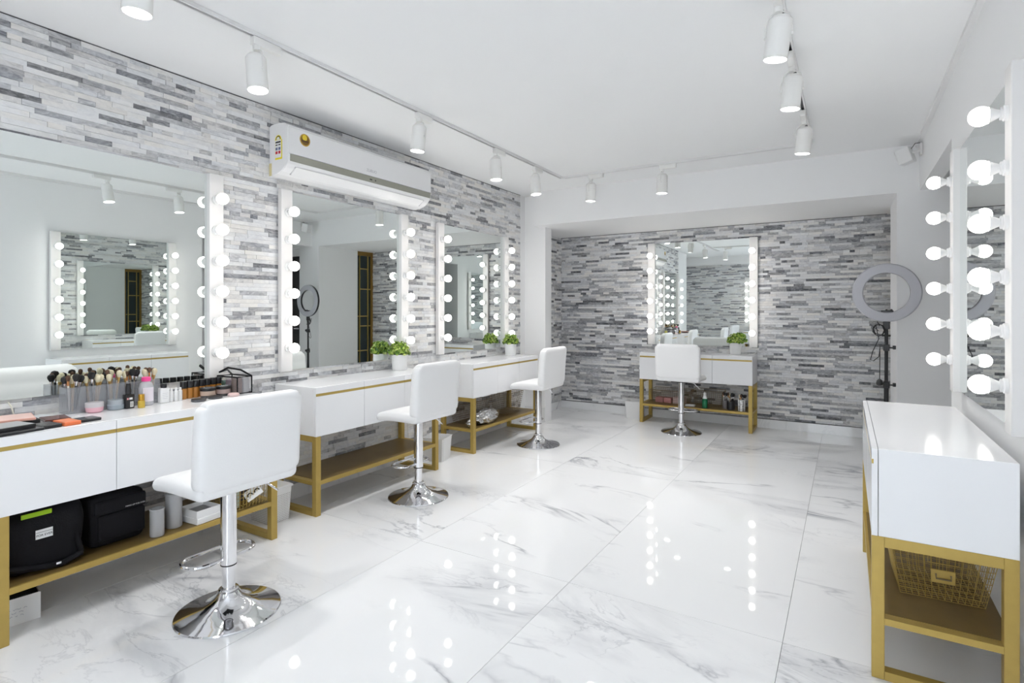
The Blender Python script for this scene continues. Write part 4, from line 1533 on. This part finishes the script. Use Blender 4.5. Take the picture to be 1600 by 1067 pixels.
palette('makeup_palette', 'black palette lying under the pink palette', 'palette', 0.205, 0.880, 0.155, 0.19, TOP, 0.020, -0.10, M_BLACK, flat('black_satin2', (48, 44, 46), 0.2))
palette('makeup_palette', 'slim light pink palette on top of the stack', 'palette', 0.215, 0.890, 0.16, 0.150, TOP + 0.0212, 0.010, -0.22, flat('palette_pink', (232, 176, 160), 0.35), flat('palette_pink_top', (236, 200, 190), 0.3))
palette('makeup_palette', 'dark brown mirror palette right of the pink palette', 'palette', 0.255, 1.030, 0.12, 0.09, TOP, 0.012, -0.15, flat('palette_brown', (84, 46, 40), 0.15), flat('palette_brown_top', (110, 66, 58), 0.08))
palette('makeup_palette', 'small black palette before the brown one', 'palette', 0.400, 0.950, 0.10, 0.065, TOP, 0.014, 0.10, M_BLACK, flat('black_satin3', (70, 66, 66), 0.25))
palette('makeup_palette', 'bright orange palette near the front edge', 'palette', 0.402, 1.020, 0.10, 0.060, TOP, 0.016, 0.06, flat('palette_orange', (232, 122, 74), 0.4), flat('palette_orange_top', (240, 146, 104), 0.4))
palette('phone', 'black phone lying right of the orange palette', 'phone', 0.385, 1.100, 0.075, 0.075, TOP, 0.012, 0.05, M_BLACK, flat('phone_glass', (52, 54, 58), 0.06))
palette('leaflet', 'white leaflet lying behind the pink palette', 'leaflet', 0.115, 1.020, 0.12, 0.10, TOP, 0.002, 0.3, M_PAPER, flat('leaflet_print', (206, 210, 214)))
palette('leaflet', 'small white card under the first brush holder', 'leaflet', 0.195, 1.100, 0.07, 0.05, TOP, 0.0015, 0.5, M_PAPER, flat('card_print', (196, 200, 206)))

# ------------------------------------------------------------------ things under the nearest vanity
t = thing('black_bag', 'large black nylon bag with white tag on the nearest gold shelf', 'bag', (0.250, 0.945, SZ))
def puff(sx, sy, sz, r, seed, amp=0.010, n=12):
    rr = random.Random(seed)
    ph = [rr.uniform(0, 6) for _ in range(6)]
    def d(p):
        k = amp * (math.sin(14 * p.x + ph[0] + 9 * p.z) + math.sin(17 * p.y + ph[1] - 8 * p.z) * 0.7 + 0.5 * math.sin(31 * p.z + ph[2]))
        return Vector((p.x * (1 + k / max(sx, 0.05) * 0.6), p.y * (1 + k / max(sy, 0.05) * 0.6), p.z + sz + (k * 0.5 if p.z > 0 else 0)))
    return soft_box(sx, sy, sz, r, nx=n, ny=n, nz=n, deform=d)
part('body', puff(0.155, 0.128, 0.128, 0.035, 2), M_FABRIC, t)
bm = bmesh.new()
bm_tube(bm, [(0.16, -0.13, 0.045), (0.172, -0.02, 0.02), (0.18, 0.05, 0.014), (0.172, 0.12, 0.030)], 0.012, 8)
bm_tube(bm, [(0.150, 0.09, 0.22), (0.160, 0.105, 0.12), (0.170, 0.12, 0.03)], 0.010, 8)
part('strap', bm, M_FABRIC, t)
bm = bmesh.new()
bm_box(bm, 0.1640, 0.1655, -0.035, 0.022, 0.135, 0.172)
tg = part('white_tag', bm, M_PAPER, t, label='white tag reading FOR EVER')
obj('tag_lettering', text_mesh('FOR EVER', 0.0125, M_TXT), tg, (0.1658, -0.006, 0.148), (PI / 2, 0, PI / 2))
bm = bmesh.new()
bm_box(bm, 0.1655, 0.1661, -0.034, 0.021, 0.1605, 0.1618)
part('pen_stroke', bm, M_TXT, tg)
bm = bmesh.new()
bm_rbox(bm, 0.158, 0.1615, -0.080, 0.020, 0.228, 0.247, 0.0012, 1)
part('green_patch', bm, flat('neon_green', (150, 190, 20)), t, label='neon green patch')
bm = bmesh.new()
bm_box(bm, 0.187, 0.190, 0.025, 0.042, 0.018, 0.026)
part('strap_buckle', bm, M_CHROME, t)

t = thing('black_bag', 'black quilted bag with grey lettering behind the frosted cups', 'bag', (0.245, 1.225, SZ))
part('body', puff(0.135, 0.115, 0.118, 0.035, 5), M_FABRIC, t)
bm = bmesh.new()
bm_rbox(bm, 0.126, 0.150, -0.088, 0.105, 0.035, 0.150, 0.010, 2)
part('front_pocket', bm, M_FABRIC, t)
bm = bmesh.new()
bm_rbox(bm, 0.120, 0.148, -0.100, 0.110, 0.150, 0.215, 0.010, 2)
fl = part('flap', bm, M_FABRIC, t)
obj('bag_lettering', text_mesh('MAKE UP FOR EVER', 0.0095, mat('print_silver', (0.55, 0.55, 0.55), 0.4)), fl, (0.1486, 0.062, 0.165), (PI / 2, 0, PI / 2))

for lb, x, y, r, h in (('shorter frosted plastic cup on the nearest shelf', 0.432, 1.362, 0.030, 0.128), ('taller frosted plastic cup on the nearest shelf', 0.385, 1.462, 0.037, 0.165)):
    t = thing('frosted_cup', lb, 'cup', (x, y, SZ))
    bm = bmesh.new()
    bm_lathe(bm, [(0.0, 0.0), (r * 0.94, 0.0), (r, 0.004), (r, h), (r - 0.003, h), (r - 0.003, 0.005), (0.0, 0.005)], 28, cap=False)
    part('wall', bm, M_FROST, t)
    bm = bmesh.new()
    bm_lathe(bm, [(r, h - 0.006), (r + 0.0018, h - 0.004), (r + 0.0018, h), (r, h + 0.001)], 28, cap=False)
    part('rim', bm, M_FROST, t)
small_box('paper_box', 'lower flat white box on the nearest shelf', 'box', (0.15, 0.13, 0.030), M_PAPER, (0.398, 1.585, SZ), 0.08)
t = thing('open_box', 'open white tray box stacked on the flat white box', 'box', (0.396, 1.585, SZ + 0.0302), 0.05)
w1, w2, hh, th = 0.072, 0.062, 0.036, 0.003
bm = bmesh.new()
bm_box(bm, -w1, w1, -w2, -w2 + th, 0, hh)
bm_box(bm, -w1, w1, w2 - th, w2, 0, hh)
bm_box(bm, -w1, -w1 + th, -w2 + th, w2 - th, 0, hh)
bm_box(bm, w1 - th, w1, -w2 + th, w2 - th, 0, hh)
part('walls', bm, M_PAPER, t)
bm = bmesh.new()
bm_box(bm, -w1 + th, w1 - th, -w2 + th, w2 - th, 0, 0.012)
part('lining', bm, flat('grey_lining', (140, 140, 142)), t)

# white box with handwriting on the floor
t = thing('storage_box', 'white box with handwriting on the floor beneath the nearest shelf', 'box', (0.245, 0.880, 0.0), -0.16)
bm = bmesh.new()
w1, w2, hh, th = 0.085, 0.085, 0.108, 0.003
bm_box(bm, -w1, w1, -w2, -w2 + th, 0, hh)
bm_box(bm, -w1, w1, w2 - th, w2, 0, hh)
bm_box(bm, -w1, -w1 + th, -w2 + th, w2 - th, 0, hh)
bm_box(bm, w1 - th, w1, -w2 + th, w2 - th, 0, hh)
part('walls', bm, M_PAPER, t)
bm = bmesh.new()
bm_rbox(bm, -w1 + 0.005, w1 - 0.005, -w2 + 0.005, w2 - 0.005, 0.002, 0.115, 0.01, 2)
part('dark_contents', bm, M_FABRIC, t)
rs = random.Random(3)
bm = bmesh.new()
for row in range(3):
    z = 0.062 - 0.013 * row
    y = -0.050 + 0.004 * row
    pts = []
    while y < 0.045 - 0.01 * (row == 2):
        pts.append((w1 + 0.0006, y, z + rs.uniform(-0.003, 0.0035)))
        y += 0.0035
        if rs.random() < 0.12 and len(pts) > 2:
            bm_tube(bm, pts, 0.0005, 4)
            pts = []
            y += 0.005
    if len(pts) > 2:
        bm_tube(bm, pts, 0.0005, 4)
part('handwriting', bm, flat('ink_blue', (90, 96, 130)), t)

# ------------------------------------------------------------------ bins
def open_bin(name, label, loc, rz, w, d, h, m, flare=0.012, holes=False):
    t = thing(name, label, 'bin', loc, rz)
    bm = bmesh.new()
    th = 0.004
    def ring(inset, s, z):
        a, b = w / 2 - flare * (1 - s) - inset, d / 2 - flare * (1 - s) - inset
        c = 0.012
        q = [(-a + c, -b), (a - c, -b), (a, -b + c), (a, b - c), (a - c, b), (-a + c, b), (-a, b - c), (-a, -b + c)]
        return [bm.verts.new((x, y, z)) for x, y in q]
    rings = [ring(0, 0, 0), ring(0, 1, h), ring(th, 1, h), ring(th, 0, th)]
    for a, b in zip(rings, rings[1:]):
        for k in range(8):
            bm.faces.new((a[k], a[(k + 1) % 8], b[(k + 1) % 8], b[k]))
    bm.faces.new(rings[0])
    bm.faces.new(rings[-1])
    part('body', bm, m, t)
    bm = bmesh.new()
    a, b = w / 2, d / 2
    bm_tube(bm, [(-a, -b, h), (a, -b, h), (a, b, h), (-a, b, h)], 0.004, 6, closed=True)
    part('rim', bm, M_WHITEP, t)
    return t
b2 = open_bin('waste_bin', 'white square waste bin between the second and third vanity', (0.205, 3.735, 0), 0.25, 0.20, 0.185, 0.195, M_WHITEP)
bm = bmesh.new()
bm_rbox(bm, -0.045, 0.045, -0.0945, -0.0915, 0.145, 0.168, 0.001, 1)
part('grip_slot', bm, M_TXTG, b2)
bp_ = open_bin('perforated_bin', 'white perforated bin with lid between the first and second vanity', (0.195, 2.130, 0), 0.0, 0.21, 0.165, 0.205, M_DOT)
bm = bmesh.new()
bm_rbox(bm, -0.106, 0.106, -0.084, 0.084, 0.204, 0.214, 0.004, 2)
part('lid', bm, M_WHITEP, bp_)
open_bin('waste_bin', 'white waste bin on the floor left of the far vanity', (1.060, 6.410, 0), 0.0, 0.20, 0.18, 0.200, M_WHITEP)

# ------------------------------------------------------------------ loose cables
bm = bmesh.new()
bm_tube(bm, [(0.022, 0.94, 0.872), (0.045, 0.945, 0.85), (0.05, 0.95, 0.82), (0.04, 0.955, 0.803)], 0.0035, 6)
o = obj('power_cable', to_mesh('power_cable', bm, mat('cable_cream', (0.66, 0.63, 0.55), 0.5)))
tag(o, 'cream cable hanging below the nearest mirror', 'cable')
bm = bmesh.new()
bm_tube(bm, [(2.365, 6.545, 0.876), (2.375, 6.53, 0.84), (2.376, 6.515, 0.812), (2.35, 6.50, 0.8035), (2.31, 6.51, 0.8035)], 0.0028, 6)
o = obj('power_cable', to_mesh('power_cable', bm, M_WHITEP))
tag(o, 'white cable below the right light bar of the far mirror', 'cable')
bm = bmesh.new()
bm_tube(bm, [(0.03, 3.51, 0.60), (0.06, 3.515, 0.42), (0.07, 3.53, 0.39), (0.05, 3.55, 0.42), (0.025, 3.56, 0.30), (0.02, 3.58, 0.14)], 0.003, 6)
o = obj('power_cable', to_mesh('power_cable', bm, M_WHITEP))
tag(o, 'white cable looping down behind the second stool', 'cable')
